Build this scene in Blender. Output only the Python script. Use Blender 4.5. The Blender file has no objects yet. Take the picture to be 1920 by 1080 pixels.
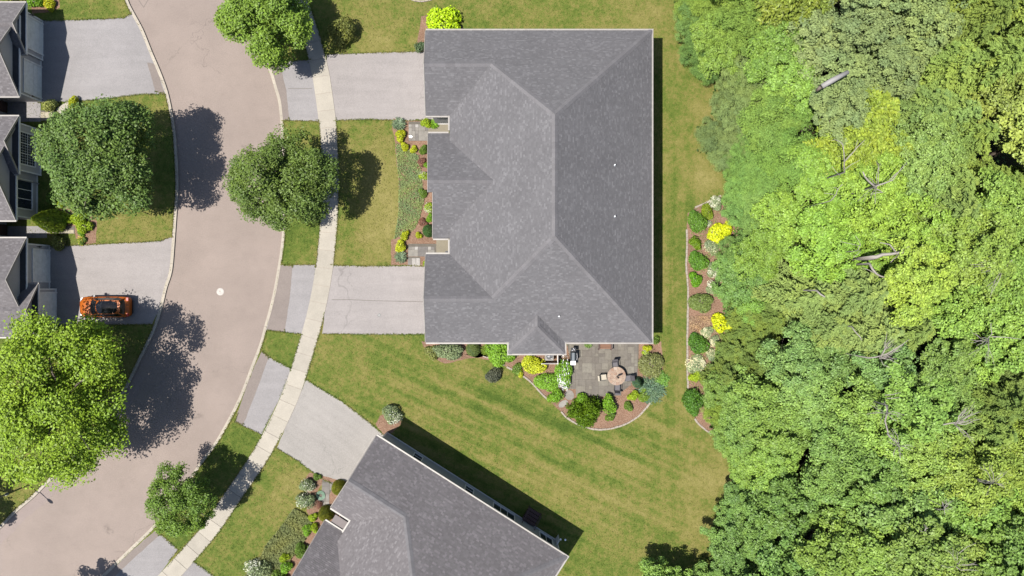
import bpy, bmesh, math, random
import numpy as np
from mathutils import Vector, Matrix

random.seed(7)
rng = np.random.default_rng(11)
S = bpy.context.scene
COL = S.collection
H = 64.0            # camera height above the street

# ------------------------------------------------------------------ camera, sky, sun, exposure
cam = bpy.data.cameras.new('camera')
cam.sensor_width = 36.0
cam.lens = 24.0
cam.clip_start = 0.5
cam.clip_end = 3000
cam_o = bpy.data.objects.new('camera', cam)
COL.objects.link(cam_o)
cam_o.location = (0, 0, H)
S.camera = cam_o

SUN_VEC = Vector((-0.415, -0.175, 1.0)).normalized()     # towards the sun
SUN_EL = math.asin(SUN_VEC.z)
SUN_ROT = math.atan2(SUN_VEC.x, SUN_VEC.y)
W = bpy.data.worlds.new('World')
S.world = W
W.use_nodes = True
nt = W.node_tree
sky = nt.nodes.new('ShaderNodeTexSky')
sky.sky_type = 'NISHITA'
sky.sun_disc = False
sky.sun_elevation = SUN_EL
sky.sun_rotation = SUN_ROT
bg = nt.nodes['Background']
bg.inputs['Strength'].default_value = 0.085
nt.links.new(sky.outputs[0], bg.inputs['Color'])

sun = bpy.data.lights.new('sun', 'SUN')
sun.energy = 5.0
sun.angle = math.radians(0.5)
sun.color = (1.0, 0.955, 0.88)
sun_o = bpy.data.objects.new('sun', sun)
COL.objects.link(sun_o)
sun_o.rotation_euler = (-SUN_VEC).to_track_quat('-Z', 'Y').to_euler()
sun_o.location = (-40, -20, 90)

S.view_settings.view_transform = 'Standard'
S.view_settings.look = 'None'
S.view_settings.exposure = 1.2
S.view_settings.gamma = 1.0
S.view_settings.use_curve_mapping = False
S.cycles.max_bounces = 6
S.cycles.diffuse_bounces = 3
S.cycles.transmission_bounces = 3
S.cycles.transparent_max_bounces = 4

# ------------------------------------------------------------------ helpers
def P(px, py, z=0.0):
    """where a sight line through photo point (px, py) meets height z"""
    k = (H - z) / H
    return Vector(((px - 960) / 20 * k, (540 - py) / 20 * k, z))

def G(px, py, z=0.0):
    """map point: 20 map units per metre, no perspective"""
    return Vector(((px - 960) / 20, (540 - py) / 20, z))

def lin(c):
    c = c / 255.0
    return c / 12.92 if c <= 0.04045 else ((c + 0.055) / 1.055) ** 2.4

def rgb(r, g, b, f=1.0):
    return (lin(r) * f, lin(g) * f, lin(b) * f, 1.0)

def tag(o, label=None, cat=None, group=None, kind=None):
    if label: o['label'] = label
    if cat: o['category'] = cat
    if group: o['group'] = group
    if kind: o['kind'] = kind
    return o

def empty(name, loc, rz=0.0):
    o = bpy.data.objects.new(name, None)
    o.empty_display_size = 0.3
    COL.objects.link(o)
    o.location = loc
    o.rotation_euler = (0, 0, rz)
    return o

def link(name, me, parent=None, loc=(0, 0, 0)):
    o = bpy.data.objects.new(name, me)
    COL.objects.link(o)
    if parent: o.parent = parent
    o.location = loc
    return o

class MB:
    def __init__(s):
        s.v = []; s.f = []; s.m = []
    def add(s, vs, fs, mi=0):
        b = len(s.v)
        s.v += [tuple(v) for v in vs]
        s.f += [tuple(b + i for i in f) for f in fs]
        s.m += [mi] * len(fs)
        return s
    def box(s, a, b, mi=0):
        x0, y0, z0 = a; x1, y1, z1 = b
        return s.add([(x0,y0,z0),(x1,y0,z0),(x1,y1,z0),(x0,y1,z0),(x0,y0,z1),(x1,y0,z1),(x1,y1,z1),(x0,y1,z1)],
                     [(3,2,1,0),(4,5,6,7),(0,1,5,4),(1,2,6,5),(2,3,7,6),(3,0,4,7)], mi)
    def prism(s, pts, z0, z1, mi=0):
        """pts counter-clockwise (x, y[, dz])"""
        n = len(pts)
        a = sum(pts[i][0]*pts[(i+1)%n][1] - pts[(i+1)%n][0]*pts[i][1] for i in range(n))
        if a < 0: pts = list(reversed(pts))
        vs = [(p[0], p[1], z0) for p in pts] + [(p[0], p[1], z1) for p in pts]
        fs = [tuple(range(n-1, -1, -1)), tuple(range(n, 2*n))]
        fs += [(i, (i+1)%n, n+(i+1)%n, n+i) for i in range(n)]
        return s.add(vs, fs, mi)
    def bar(s, p, q, w, h, mi=0):
        """box beam from p to q, w wide and h high, its top on the line"""
        p = Vector(p); q = Vector(q); d = (q - p)
        if d.length < 1e-6: return s
        side = Vector((d.y, -d.x, 0))
        side = side.normalized() * (w/2) if side.length > 1e-6 else Vector((w/2, 0, 0))
        up = side.cross(d).normalized() * h
        if up.z < 0: up = -up
        vs = [p-side-up, p+side-up, p+side, p-side, q-side-up, q+side-up, q+side, q-side]
        return s.add(vs, [(0,1,2,3),(7,6,5,4),(0,4,5,1),(1,5,6,2),(2,6,7,3),(3,7,4,0)], mi)
    def tube(s, pts, radii, n=6, mi=0):
        pts = [Vector(p) for p in pts]
        rings = []
        for i, p in enumerate(pts):
            d = (pts[min(i+1, len(pts)-1)] - pts[max(i-1, 0)])
            d = d.normalized() if d.length > 1e-6 else Vector((0,0,1))
            a = d.cross(Vector((0,0,1)))
            if a.length < 1e-3: a = Vector((1,0,0))
            a.normalize(); b = d.cross(a).normalized()
            r = radii[i] if hasattr(radii, '__len__') else radii
            rings.append([p + (a*math.cos(2*math.pi*k/n) + b*math.sin(2*math.pi*k/n))*r for k in range(n)])
        vs = [v for r in rings for v in r]
        fs = []
        for i in range(len(pts)-1):
            for k in range(n):
                fs.append((i*n+k, i*n+(k+1)%n, (i+1)*n+(k+1)%n, (i+1)*n+k))
        fs.append(tuple(range(n-1, -1, -1))); fs.append(tuple((len(pts)-1)*n + k for k in range(n)))
        return s.add(vs, fs, mi)
    def lathe(s, c, prof, n=24, mi=0):
        vs = []; fs = []
        for r, z in prof:
            for k in range(n):
                a = 2*math.pi*k/n
                vs.append((c[0]+r*math.cos(a), c[1]+r*math.sin(a), c[2]+z))
        m = len(prof)
        for i in range(m-1):
            for k in range(n):
                fs.append((i*n+k, i*n+(k+1)%n, (i+1)*n+(k+1)%n, (i+1)*n+k))
        fs.append(tuple(range(n-1, -1, -1))); fs.append(tuple((m-1)*n+k for k in range(n)))
        return s.add(vs, fs, mi)
    def mesh(s, name, mats, org=(0,0,0), smooth=False):
        me = bpy.data.meshes.new(name)
        me.from_pydata([(v[0]-org[0], v[1]-org[1], v[2]-org[2]) for v in s.v], [], s.f)
        if not isinstance(mats, (list, tuple)): mats = [mats]
        for m in mats: me.materials.append(m)
        if len(mats) > 1: me.polygons.foreach_set('material_index', s.m)
        if smooth: me.polygons.foreach_set('use_smooth', [True]*len(me.polygons))
        me.update()
        return me
    def build(s, name, mats, parent=None, org=None, smooth=False):
        if org is None:
            org = parent.location if (parent is not None) else (0,0,0)
        return link(name, s.mesh(name, mats, org, smooth), parent)

# ------------------------------------------------------------------ materials
def nodes(name):
    m = bpy.data.materials.new(name)
    m.use_nodes = True
    t = m.node_tree
    b = t.nodes['Principled BSDF']
    return m, t, b

def N(t, kind, **kw):
    n = t.nodes.new(kind)
    for k, v in kw.items():
        if k in ('operation', 'blend_type', 'data_type', 'feature', 'distance', 'noise_dimensions', 'attribute_name', 'wave_type', 'bands_direction', 'wave_profile'):
            setattr(n, k, v)
    return n

def pos(t, scale=(1,1,1), rot=0.0, obj=False):
    if obj:
        g = t.nodes.new('ShaderNodeTexCoord'); out = g.outputs['Object']
    else:
        g = t.nodes.new('ShaderNodeNewGeometry'); out = g.outputs['Position']
    if rot:
        m0 = t.nodes.new('ShaderNodeMapping')
        m0.inputs['Rotation'].default_value = (0, 0, rot)
        t.links.new(out, m0.inputs[0]); out = m0.outputs[0]
    mp = t.nodes.new('ShaderNodeMapping')
    mp.inputs['Scale'].default_value = scale
    t.links.new(out, mp.inputs[0])
    return mp.outputs[0]

def noise(t, vec, scale, detail=4, rough=0.55, dist=0.0):
    n = t.nodes.new('ShaderNodeTexNoise')
    n.inputs['Scale'].default_value = scale
    n.inputs['Detail'].default_value = detail
    n.inputs['Roughness'].default_value = rough
    n.inputs['Distortion'].default_value = dist
    t.links.new(vec, n.inputs['Vector'])
    return n.outputs['Fac']

def ramp(t, fac, stops):
    r = t.nodes.new('ShaderNodeValToRGB')
    e = r.color_ramp.elements
    while len(e) < len(stops): e.new(0.5)
    for i, (p, c) in enumerate(stops):
        e[i].position = p
        e[i].color = c if hasattr(c, '__len__') else (c, c, c, 1)
    t.links.new(fac, r.inputs[0])
    return r.outputs[0]

def mixc(t, a, b, fac, mode='MIX'):
    m = t.nodes.new('ShaderNodeMix')
    m.data_type = 'RGBA'; m.blend_type = mode
    for s_, i in ((fac, 0), (a, 6), (b, 7)):
        if hasattr(s_, 'is_linked'): t.links.new(s_, m.inputs[i])
        else: m.inputs[i].default_value = s_
    return m.outputs[2]

def math_(t, op, a, b=0.0):
    m = t.nodes.new('ShaderNodeMath'); m.operation = op
    for i, s_ in enumerate((a, b)):
        if hasattr(s_, 'is_linked'): t.links.new(s_, m.inputs[i])
        else: m.inputs[i].default_value = s_
    return m.outputs[0]

def bump(t, b, h, strength=0.4, dist=0.05):
    n = t.nodes.new('ShaderNodeBump')
    n.inputs['Strength'].default_value = strength
    n.inputs['Distance'].default_value = dist
    t.links.new(h, n.inputs['Height'])
    t.links.new(n.outputs[0], b.inputs['Normal'])

def flat(name, c, rough=0.6, metal=0.0, spec=0.5):
    m, t, b = nodes(name)
    v = noise(t, pos(t, obj=True), 3.0, 4)
    col = mixc(t, c, (c[0]*0.8, c[1]*0.8, c[2]*0.8, 1), ramp(t, v, [(0.35, 0.0), (0.7, 1.0)]))
    t.links.new(col, b.inputs['Base Color'])
    b.inputs['Roughness'].default_value = rough
    b.inputs['Metallic'].default_value = metal
    b.inputs['Specular IOR Level'].default_value = spec
    return m

def ell(t, p, cx, cy, rx, ry):
    """1 in the middle of an ellipse on the ground (map units), fading to 0"""
    c = G(cx, cy)
    v = t.nodes.new('ShaderNodeVectorMath'); v.operation = 'SUBTRACT'
    t.links.new(p, v.inputs[0]); v.inputs[1].default_value = (c.x, c.y, 0)
    w = t.nodes.new('ShaderNodeVectorMath'); w.operation = 'MULTIPLY'
    t.links.new(v.outputs[0], w.inputs[0]); w.inputs[1].default_value = (20/rx, 20/ry, 0)
    l = t.nodes.new('ShaderNodeVectorMath'); l.operation = 'LENGTH'
    t.links.new(w.outputs[0], l.inputs[0])
    return ramp(t, l.outputs['Value'], [(0.45, 1.0), (1.0, 0.0)])

A = 0.285     # from a sunlit picture colour to a base colour

def asphalt(name, base, speck=0.10, patch=0.12, streak=None, cracks=True, stains=()):
    m, t, b = nodes(name)
    p = pos(t)
    big = noise(t, p, 0.22, 5, 0.6)
    mid = noise(t, p, 1.3, 4, 0.6)
    fine = noise(t, p, 16.0, 2, 0.7)
    c = [base[0], base[1], base[2]]
    def k(f): return (c[0]*f, c[1]*f, c[2]*f, 1)
    col = mixc(t, k(1-patch), k(1+patch), ramp(t, big, [(0.32, 0.0), (0.68, 1.0)]))
    col = mixc(t, col, k(0.78), math_(t, 'MULTIPLY', ramp(t, mid, [(0.5, 0.0), (0.8, 1.0)]), 0.35))
    sp = ramp(t, fine, [(0.25, 1-speck*2.2), (0.5, 1.0), (0.78, 1+speck*2.2)])
    col = mixc(t, col, sp, 1.0, 'MULTIPLY')
    if streak is not None:
        st = noise(t, pos(t, (0.12, 1.6, 1), streak), 1.0, 4, 0.6)
        col = mixc(t, col, ramp(t, st, [(0.3, 0.94), (0.7, 1.05)]), 1.0, 'MULTIPLY')
    for cx, cy, rx, ry in stains:
        w_ = math_(t, 'MULTIPLY', ell(t, p, cx, cy, rx, ry), ramp(t, noise(t, p, 2.2, 4, 0.7), [(0.42, 0.0), (0.62, 1.0)]))
        col = mixc(t, col, k(0.5), math_(t, 'MULTIPLY', w_, 0.6 if rx < 20 else 0.12))
    if cracks:
        vo = t.nodes.new('ShaderNodeTexVoronoi'); vo.feature = 'DISTANCE_TO_EDGE'
        vo.inputs['Scale'].default_value = 0.09
        wv = t.nodes.new('ShaderNodeTexNoise'); wv.inputs['Scale'].default_value = 0.5; wv.inputs['Detail'].default_value = 5
        t.links.new(p, wv.inputs['Vector'])
        vm = t.nodes.new('ShaderNodeVectorMath'); vm.operation = 'MULTIPLY_ADD'
        t.links.new(wv.outputs['Color'], vm.inputs[0]); vm.inputs[1].default_value = (4, 4, 0)
        t.links.new(p, vm.inputs[2])
        t.links.new(vm.outputs[0], vo.inputs['Vector'])
        ck = ramp(t, vo.outputs['Distance'], [(0.0, 1.0), (0.004, 0.0)])
        gate = ramp(t, noise(t, p, 0.15, 2), [(0.5, 0.0), (0.6, 1.0)])
        col = mixc(t, col, k(0.5), math_(t, 'MULTIPLY', math_(t, 'MULTIPLY', ck, gate), 0.5))
    t.links.new(col, b.inputs['Base Color'])
    b.inputs['Roughness'].default_value = 0.9
    b.inputs['Specular IOR Level'].default_value = 0.25
    bump(t, b, noise(t, p, 40, 2), 0.25, 0.01)
    return m

M = {}
M['road'] = asphalt('road_asphalt', rgb(193, 176, 166, A), 0.13, 0.085, None, True, [(368,780,16,9),(352,778,7,6),(200,988,8,8),(206,997,9,7),(463,274,14,5),(420,20,10,8),(395,655,40,26),(240,905,45,22)])
M['apron'] = asphalt('apron_asphalt', rgb(174, 161, 154, A), 0.09, 0.08, None, False)
M['drive'] = asphalt('driveway_asphalt', rgb(201, 193, 190, A), 0.09, 0.07, 0.0)
M['drive_warm'] = asphalt('driveway_warm_asphalt', rgb(202, 196, 190, A), 0.09, 0.07, 0.6)
M['drive_cool'] = asphalt('driveway_cool_asphalt', rgb(192, 187, 187, A), 0.09, 0.08, 0.0)

def concrete(name, base, per_obj=True, var=0.08):
    m, t, b = nodes(name)
    p = pos(t)
    c = base
    def k(f): return (c[0]*f, c[1]*f, c[2]*f, 1)
    col = mixc(t, k(0.9), k(1.06), ramp(t, noise(t, p, 0.9, 5, 0.65), [(0.3, 0.0), (0.7, 1.0)]))
    col = mixc(t, col, ramp(t, noise(t, p, 14, 2, 0.7), [(0.25, 0.85), (0.75, 1.13)]), 1.0, 'MULTIPLY')
    if per_obj:
        oi = t.nodes.new('ShaderNodeObjectInfo')
        col = mixc(t, col, ramp(t, oi.outputs['Random'], [(0.0, 1-var), (1.0, 1+var)]), 1.0, 'MULTIPLY')
    t.links.new(col, b.inputs['Base Color'])
    b.inputs['Roughness'].default_value = 0.85
    b.inputs['Specular IOR Level'].default_value = 0.3
    bump(t, b, noise(t, p, 22, 3), 0.2, 0.01)
    return m
M['sidewalk'] = concrete('sidewalk_concrete', rgb(226, 217, 201, A))
M['kerb'] = concrete('kerb_concrete', rgb(232, 220, 202, A), True, 0.05)
M['edging'] = concrete('edging_concrete', rgb(215, 200, 185, A), False)
M['porch'] = concrete('porch_concrete', rgb(180, 170, 148, A), False)

def stone(name, stops, scale=3.0, var=0.25):
    m, t, b = nodes(name)
    p = pos(t)
    oi = t.nodes.new('ShaderNodeObjectInfo')
    col = ramp(t, oi.outputs['Random'], stops)
    col = mixc(t, col, ramp(t, noise(t, p, scale, 5, 0.7), [(0.25, 1-var), (0.75, 1+var)]), 1.0, 'MULTIPLY')
    col = mixc(t, col, ramp(t, noise(t, p, 20, 3, 0.7), [(0.25, 0.8), (0.75, 1.18)]), 1.0, 'MULTIPLY')
    t.links.new(col, b.inputs['Base Color'])
    b.inputs['Roughness'].default_value = 0.85
    bump(t, b, noise(t, p, 9, 4), 0.3, 0.02)
    return m
M['paver'] = stone('bluestone_paver', [(0, rgb(132, 123, 113, A)), (0.3, rgb(150, 142, 130, A)), (0.55, rgb(142, 134, 124, A)), (0.8, rgb(158, 150, 136, A)), (1, rgb(168, 162, 148, A))])
M['flag'] = stone('flagstone', [(0, rgb(140, 134, 130, A)), (0.4, rgb(165, 158, 150, A)), (0.7, rgb(178, 172, 162, A)), (1, rgb(222, 216, 210, A))])
M['flag_pale'] = stone('pale_flagstone', [(0, rgb(212, 198, 168, A)), (0.6, rgb(226, 214, 188, A)), (1, rgb(232, 226, 222, A))])
M['tabletile'] = stone('table_stone', [(0, rgb(200, 168, 145, A)), (0.35, rgb(222, 195, 170, A)), (0.7, rgb(190, 150, 125, A)), (1, rgb(228, 205, 185, A))], 5)

def mulch_mat(name, a, b_, c):
    m, t, b = nodes(name)
    p = pos(t)
    col = ramp(t, noise(t, p, 9.0, 5, 0.75), [(0.28, a), (0.5, b_), (0.72, c)])
    col = mixc(t, col, ramp(t, noise(t, p, 0.7, 4, 0.6), [(0.3, 0.8), (0.7, 1.15)]), 1.0, 'MULTIPLY')
    t.links.new(col, b.inputs['Base Color'])
    b.inputs['Roughness'].default_value = 1.0
    b.inputs['Specular IOR Level'].default_value = 0.1
    bump(t, b, noise(t, p, 12, 4, 0.7), 0.9, 0.06)
    return m
M['mulch'] = mulch_mat('bark_mulch', rgb(128, 92, 72, A), rgb(186, 148, 124, A), rgb(222, 194, 170, A))
M['forest_floor'] = mulch_mat('forest_floor_litter', rgb(40, 42, 22, A), rgb(70, 66, 38, A), rgb(100, 88, 56, A))

# lawn: fine grass grain, dry patches, mowing lines
def lawn_mat(name, dry=(), mow=(), extra_green=0.0, blade=False):
    m, t, b = nodes(name)
    p = pos(t)
    gr = rgb(126, 144, 60, A); ol = rgb(158, 154, 82, A); tan = rgb(190, 178, 112, A); dk = rgb(94, 120, 42, A)
    fine = noise(t, pos(t, (1, 1, 1)), 7.5, 4, 0.75)
    mid = noise(t, p, 0.75, 5, 0.62)
    big = noise(t, p, 0.13, 4, 0.55)
    mid2 = noise(t, p, 2.6, 4, 0.6)
    f = math_(t, 'ADD', math_(t, 'ADD', math_(t, 'MULTIPLY', math_(t, 'SUBTRACT', mid, 0.5), 0.52), math_(t, 'MULTIPLY', math_(t, 'SUBTRACT', mid2, 0.5), 0.5)), math_(t, 'ADD', math_(t, 'MULTIPLY', math_(t, 'SUBTRACT', big, 0.5), 0.5), 0.45))
    for rot, sc, amt, cx, cy, rx, ry in mow:
        st = noise(t, pos(t, (sc[0], sc[1], 1), rot), 1.0, 3, 0.5)
        st = math_(t, 'MULTIPLY', math_(t, 'SUBTRACT', st, 0.5), amt)
        w = ell(t, p, cx, cy, rx, ry)
        f = math_(t, 'ADD', f, math_(t, 'MULTIPLY', st, w))
    for cx, cy, rx, ry, amt in dry:
        w = ell(t, p, cx, cy, rx, ry)
        f = math_(t, 'ADD', f, math_(t, 'MULTIPLY', w, amt))
    f = math_(t, 'SUBTRACT', f, extra_green)
    f = math_(t, 'ADD', f, math_(t, 'MULTIPLY', math_(t, 'SUBTRACT', fine, 0.5), 0.65))
    col = ramp(t, f, [(0.2, dk), (0.38, gr), (0.53, ol), (0.86, tan)])
    col = mixc(t, col, ramp(t, noise(t, p, 18, 3, 0.8), [(0.25, 0.66), (0.75, 1.34)]), 1.0, 'MULTIPLY')
    if blade:
        ge = t.nodes.new('ShaderNodeNewGeometry')
        col = mixc(t, col, ramp(t, ge.outputs['Random Per Island'], [(0.0, 0.75), (1.0, 1.4)]), 1.0, 'MULTIPLY')
    t.links.new(col, b.inputs['Base Color'])
    b.inputs['Roughness'].default_value = 0.9
    b.inputs['Specular IOR Level'].default_value = 0.15
    if not blade: bump(t, b, noise(t, p, 9, 5, 0.8), 0.55, 0.05)
    return m

DRY = [(712, 375, 60, 150, 0.19), (1322, 195, 50, 50, 0.14), (1318, 335, 50, 50, 0.12), (1340, 890, 60, 45, 0.14), (690, 60, 60, 50, 0.06), (1310, 1000, 40, 60, 0.12), (1225, 30, 50, 35, 0.1), (705, 95, 45, 30, 0.1)]
MOW = [(math.radians(25), (0.05, 1.25), 0.85, 930, 850, 540, 300), (math.radians(0), (1.3, 0.05), 0.5, 1270, 560, 100, 480), (math.radians(-52), (0.06, 0.7), 0.5, 470, 1000, 200, 200)]
M['lawn'] = lawn_mat('lawn_grass', DRY, MOW, 0.0)
M['lawn_blade'] = lawn_mat('lawn_blade', DRY, MOW, 0.0, True)
M['lawn_west'] = lawn_mat('lawn_grass_west', dry=[(260, 430, 90, 60, 0.06)], extra_green=0.02)
M['verge'] = lawn_mat('verge_grass', extra_green=0.09)

M['shingle_base'] = flat('shingle_underlay', rgb(96, 94, 98, A), 0.95, 0, 0.2)
def shingle_mat(name, stops):
    m, t, b = nodes(name)
    g = t.nodes.new('ShaderNodeNewGeometry')
    col = ramp(t, g.outputs['Random Per Island'], stops)
    p = pos(t)
    col = mixc(t, col, ramp(t, noise(t, p, 0.35, 4, 0.6), [(0.3, 0.93), (0.7, 1.07)]), 1.0, 'MULTIPLY')
    col = mixc(t, col, ramp(t, noise(t, p, 30, 2, 0.7), [(0.25, 0.85), (0.75, 1.15)]), 1.0, 'MULTIPLY')
    t.links.new(col, b.inputs['Base Color'])
    b.inputs['Roughness'].default_value = 0.95
    b.inputs['Specular IOR Level'].default_value = 0.2
    return m
SH = 0.315
M['shingle'] = shingle_mat('asphalt_shingle', [(0.0, rgb(129, 127, 130, SH)), (0.5, rgb(134, 132, 135, SH)), (0.8, rgb(139, 137, 140, SH)), (0.94, rgb(147, 145, 148, SH)), (1.0, rgb(152, 150, 153, SH))])
M['shingle_pale'] = shingle_mat('pale_asphalt_shingle', [(0.0, rgb(134, 129, 131, SH)), (0.5, rgb(141, 136, 138, SH)), (0.8, rgb(147, 142, 144, SH)), (0.94, rgb(157, 152, 154, SH)), (1.0, rgb(163, 158, 160, SH))])
M['cap'] = concrete('ridge_cap_shingle', rgb(144, 141, 144, SH), True, 0.07)
M['white'] = flat('white_trim', (0.52, 0.50, 0.48, 1), 0.5)
M['fascia'] = flat('cream_gutter', rgb(214, 206, 198, A), 0.5)
M['door_white'] = flat('garage_door_paint', (0.50, 0.50, 0.49, 1), 0.5)
M['dark_metal'] = flat('black_metal', (0.02, 0.02, 0.022, 1), 0.35, 0.3)
M['steel'] = flat('brushed_steel', (0.55, 0.55, 0.56, 1), 0.35, 0.8)
M['pvc'] = flat('white_pipe', (0.75, 0.75, 0.75, 1), 0.4)

def siding_mat(name, c):
    m, t, b = nodes(name)
    g = t.nodes.new('ShaderNodeNewGeometry')
    sep = t.nodes.new('ShaderNodeSeparateXYZ'); t.links.new(g.outputs['Position'], sep.inputs[0])
    fr = math_(t, 'FRACT', math_(t, 'MULTIPLY', sep.outputs['Z'], 8.0))
    col = mixc(t, c, (c[0]*0.85, c[1]*0.85, c[2]*0.85, 1), noise(t, g.outputs['Position'], 1.5, 4))
    t.links.new(col, b.inputs['Base Color'])
    b.inputs['Roughness'].default_value = 0.7
    bump(t, b, fr, 0.5, 0.02)
    return m
M['siding'] = siding_mat('grey_siding', (0.25, 0.25, 0.255, 1))
M['siding_taupe'] = siding_mat('taupe_siding', (0.30, 0.285, 0.28, 1))

def glass_mat(name, c=(0.015, 0.02, 0.03, 1)):
    m, t, b = nodes(name)
    b.inputs['Base Color'].default_value = c
    b.inputs['Roughness'].default_value = 0.05
    b.inputs['Specular IOR Level'].default_value = 0.7
    return m
M['glass'] = glass_mat('window_glass')
M['carglass'] = glass_mat('car_glass', (0.010, 0.011, 0.012, 1))
M['carglass'].node_tree.nodes['Principled BSDF'].inputs['Specular IOR Level'].default_value = 0.35

def wood_mat(name, c):
    m, t, b = nodes(name)
    v = noise(t, pos(t, (1.5, 12, 12), 0, True), 1.5, 5, 0.6)
    t.links.new(mixc(t, (c[0]*0.65, c[1]*0.65, c[2]*0.65, 1), c, v), b.inputs['Base Color'])
    b.inputs['Roughness'].default_value = 0.7
    return m
M['cedar'] = wood_mat('stained_cedar', rgb(178, 122, 84, A))
M['dark_wood'] = wood_mat('brown_deck_wood', rgb(120, 84, 78, A))
M['bark'] = wood_mat('bark', (0.085, 0.065, 0.05, 1))
M['deadwood'] = wood_mat('bleached_deadwood', (0.20, 0.18, 0.16, 1))
M['log'] = wood_mat('pale_log', (0.2, 0.19, 0.185, 1))

def leaf_mat(name, trans=0.24, rough=0.5, spec=0.2, var=(0.62, 1.38)):
    m, t, b = nodes(name)
    oi = t.nodes.new('ShaderNodeObjectInfo')
    g = t.nodes.new('ShaderNodeNewGeometry')
    at = t.nodes.new('ShaderNodeAttribute'); at.attribute_name = 'clump'
    col = mixc(t, oi.outputs['Color'], ramp(t, g.outputs['Random Per Island'], [(0.0, var[0]), (1.0, var[1])]), 1.0, 'MULTIPLY')
    col = mixc(t, col, ramp(t, at.outputs['Fac'], [(0.0, (0.84, 0.9, 1.0, 1)), (0.5, (1, 1, 1, 1)), (1.0, (1.16, 1.1, 0.95, 1))]), 1.0, 'MULTIPLY')
    t.links.new(col, b.inputs['Base Color'])
    b.inputs['Roughness'].default_value = rough
    b.inputs['Specular IOR Level'].default_value = spec
    tr = t.nodes.new('ShaderNodeBsdfTranslucent')
    t.links.new(mixc(t, col, (1.25, 1.2, 0.6, 1), 1.0, 'MULTIPLY'), tr.inputs['Color'])
    mx = t.nodes.new('ShaderNodeMixShader'); mx.inputs[0].default_value = trans
    t.links.new(b.outputs[0], mx.inputs[1]); t.links.new(tr.outputs[0], mx.inputs[2])
    t.links.new(mx.outputs[0], t.nodes['Material Output'].inputs['Surface'])
    return m
M['leaf'] = leaf_mat('leaf')
M['leaf_soft'] = leaf_mat('soft_leaf', 0.3, 0.7, 0.15, (0.72, 1.28))
M['petal'] = leaf_mat('petal', 0.3, 0.7, 0.1, (0.85, 1.1))

# ------------------------------------------------------------------ ground, road, lawns
def jag(pts, amp=0.04, step=0.35, closed=True):
    """break long edges into short uneven ones"""
    out = []
    n = len(pts)
    for i in range(n if closed else n-1):
        a = Vector(pts[i]); b = Vector(pts[(i+1) % n])
        d = b - a; k = max(1, int(d.length/step))
        nrm = Vector((-d.y, d.x)).normalized() if d.length > 0 else Vector((0, 0))
        for j in range(k):
            q = a + d*(j/k)
            if j: q = q + nrm*random.uniform(-amp, amp)
            out.append((q.x, q.y))
    if not closed: out.append(tuple(pts[-1]))
    return out

def smooth(pts, n=4):
    """Catmull-Rom through points"""
    pts = [Vector(p) for p in pts]
    out = []
    for i in range(len(pts)-1):
        p0 = pts[max(i-1, 0)]; p1 = pts[i]; p2 = pts[i+1]; p3 = pts[min(i+2, len(pts)-1)]
        for j in range(n):
            t = j/n
            out.append(0.5*((2*p1) + (p2-p0)*t + (2*p0-5*p1+4*p2-p3)*t*t + (3*p1-p0-3*p2+p3)*t*t*t))
    out.append(pts[-1])
    return out

def g2(pts, z=0.0):
    return [(P(x, y, z).x, P(x, y, z).y) for x, y in pts]

def sheet(name, pts, z, mat, depth=0.25, kind='structure', jagged=0.0):
    q = g2(pts, z)
    if jagged: q = jag(q, jagged)
    o = MB().prism(q, z-depth, z).build(name, mat)
    tag(o, kind=kind)
    return o

gm = lawn_mat('far_ground_grass', extra_green=0.05)
gr = MB().add([(-600,-600,-0.4),(600,-600,-0.4),(600,600,-0.4),(-600,600,-0.4)], [(0,1,2,3)]).build('ground', gm)
tag(gr, kind='structure')

KL = [(205,-120),(222,-50),(237,0),(246,20),(265,55),(282,97),(297,132),(311,170),(320,210),(325,240),(328,270),(331,325),(331,365),(328.5,400),(325,450),(320,507),
      (310,540),(300,582),(287,620),(275,645),(262,672),(235,727),(208,770),(180,810),(160,832),(127,867),(95,897),(60,932),(27,960),(0,988),(-45,1028),(-110,1085),(-170,1135)]
KR = [(395,-120),(428,-50),(450,5),(470,48),(490,93),(507,132),(517,165),(524,190),(528,225),(530,252),(532.5,300),(533.5,350),(533,400),(532,430),(529,462),(525,490),
      (522,507),(516,542),(507,580),(498,612),(489,645),(472,690),(449,749),(417,810),(397,842),(372,875),(332,937),(291,985),(250,1025),(222,1052),(205,1069),(165,1105),(110,1155)]
KLw = smooth([P(x, y, 0.12).to_2d() for x, y in KL], 4)
KRw = smooth([P(x, y, 0.12).to_2d() for x, y in KR], 4)

def offset(pl, d):
    out = []
    for i, p in enumerate(pl):
        t = (pl[min(i+1, len(pl)-1)] - pl[max(i-1, 0)]).normalized()
        out.append(p + Vector((-t.y, t.x))*d)
    return out

road_poly = [tuple(p) for p in KLw] + [tuple(p) for p in reversed(KRw)]
ro = MB().prism(road_poly, -0.3, 0.0).build('road', M['road']); tag(ro, kind='structure')
# reddish resurfaced band along the west gutter
KERB_W = 0.27
def kerb(name, pl, side):
    root = empty(name, (0, 0, 0)); tag(root, kind='structure')
    a = offset(pl, -KERB_W/2); b = offset(pl, KERB_W/2)
    i = 0
    while i < len(pl)-1:
        L = 0; j = i
        while j < len(pl)-1 and L < 2.6:
            L += (pl[j+1]-pl[j]).length; j += 1
        gap = 0.02
        pa = [v.copy() for v in a[i:j+1]]; pb = [v.copy() for v in b[i:j+1]]
        d = (pa[1]-pa[0]).normalized()*gap
        pa[0] += d; pb[0] += d
        poly = [tuple(v) for v in pa] + [tuple(v) for v in reversed(pb)]
        MB().prism(poly, -0.2, 0.12).build('kerb_stone', M['kerb'], root)
        i = j
    return root
kerb('kerb', KLw, 1)
kerb('kerb', KRw, -1)

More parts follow.
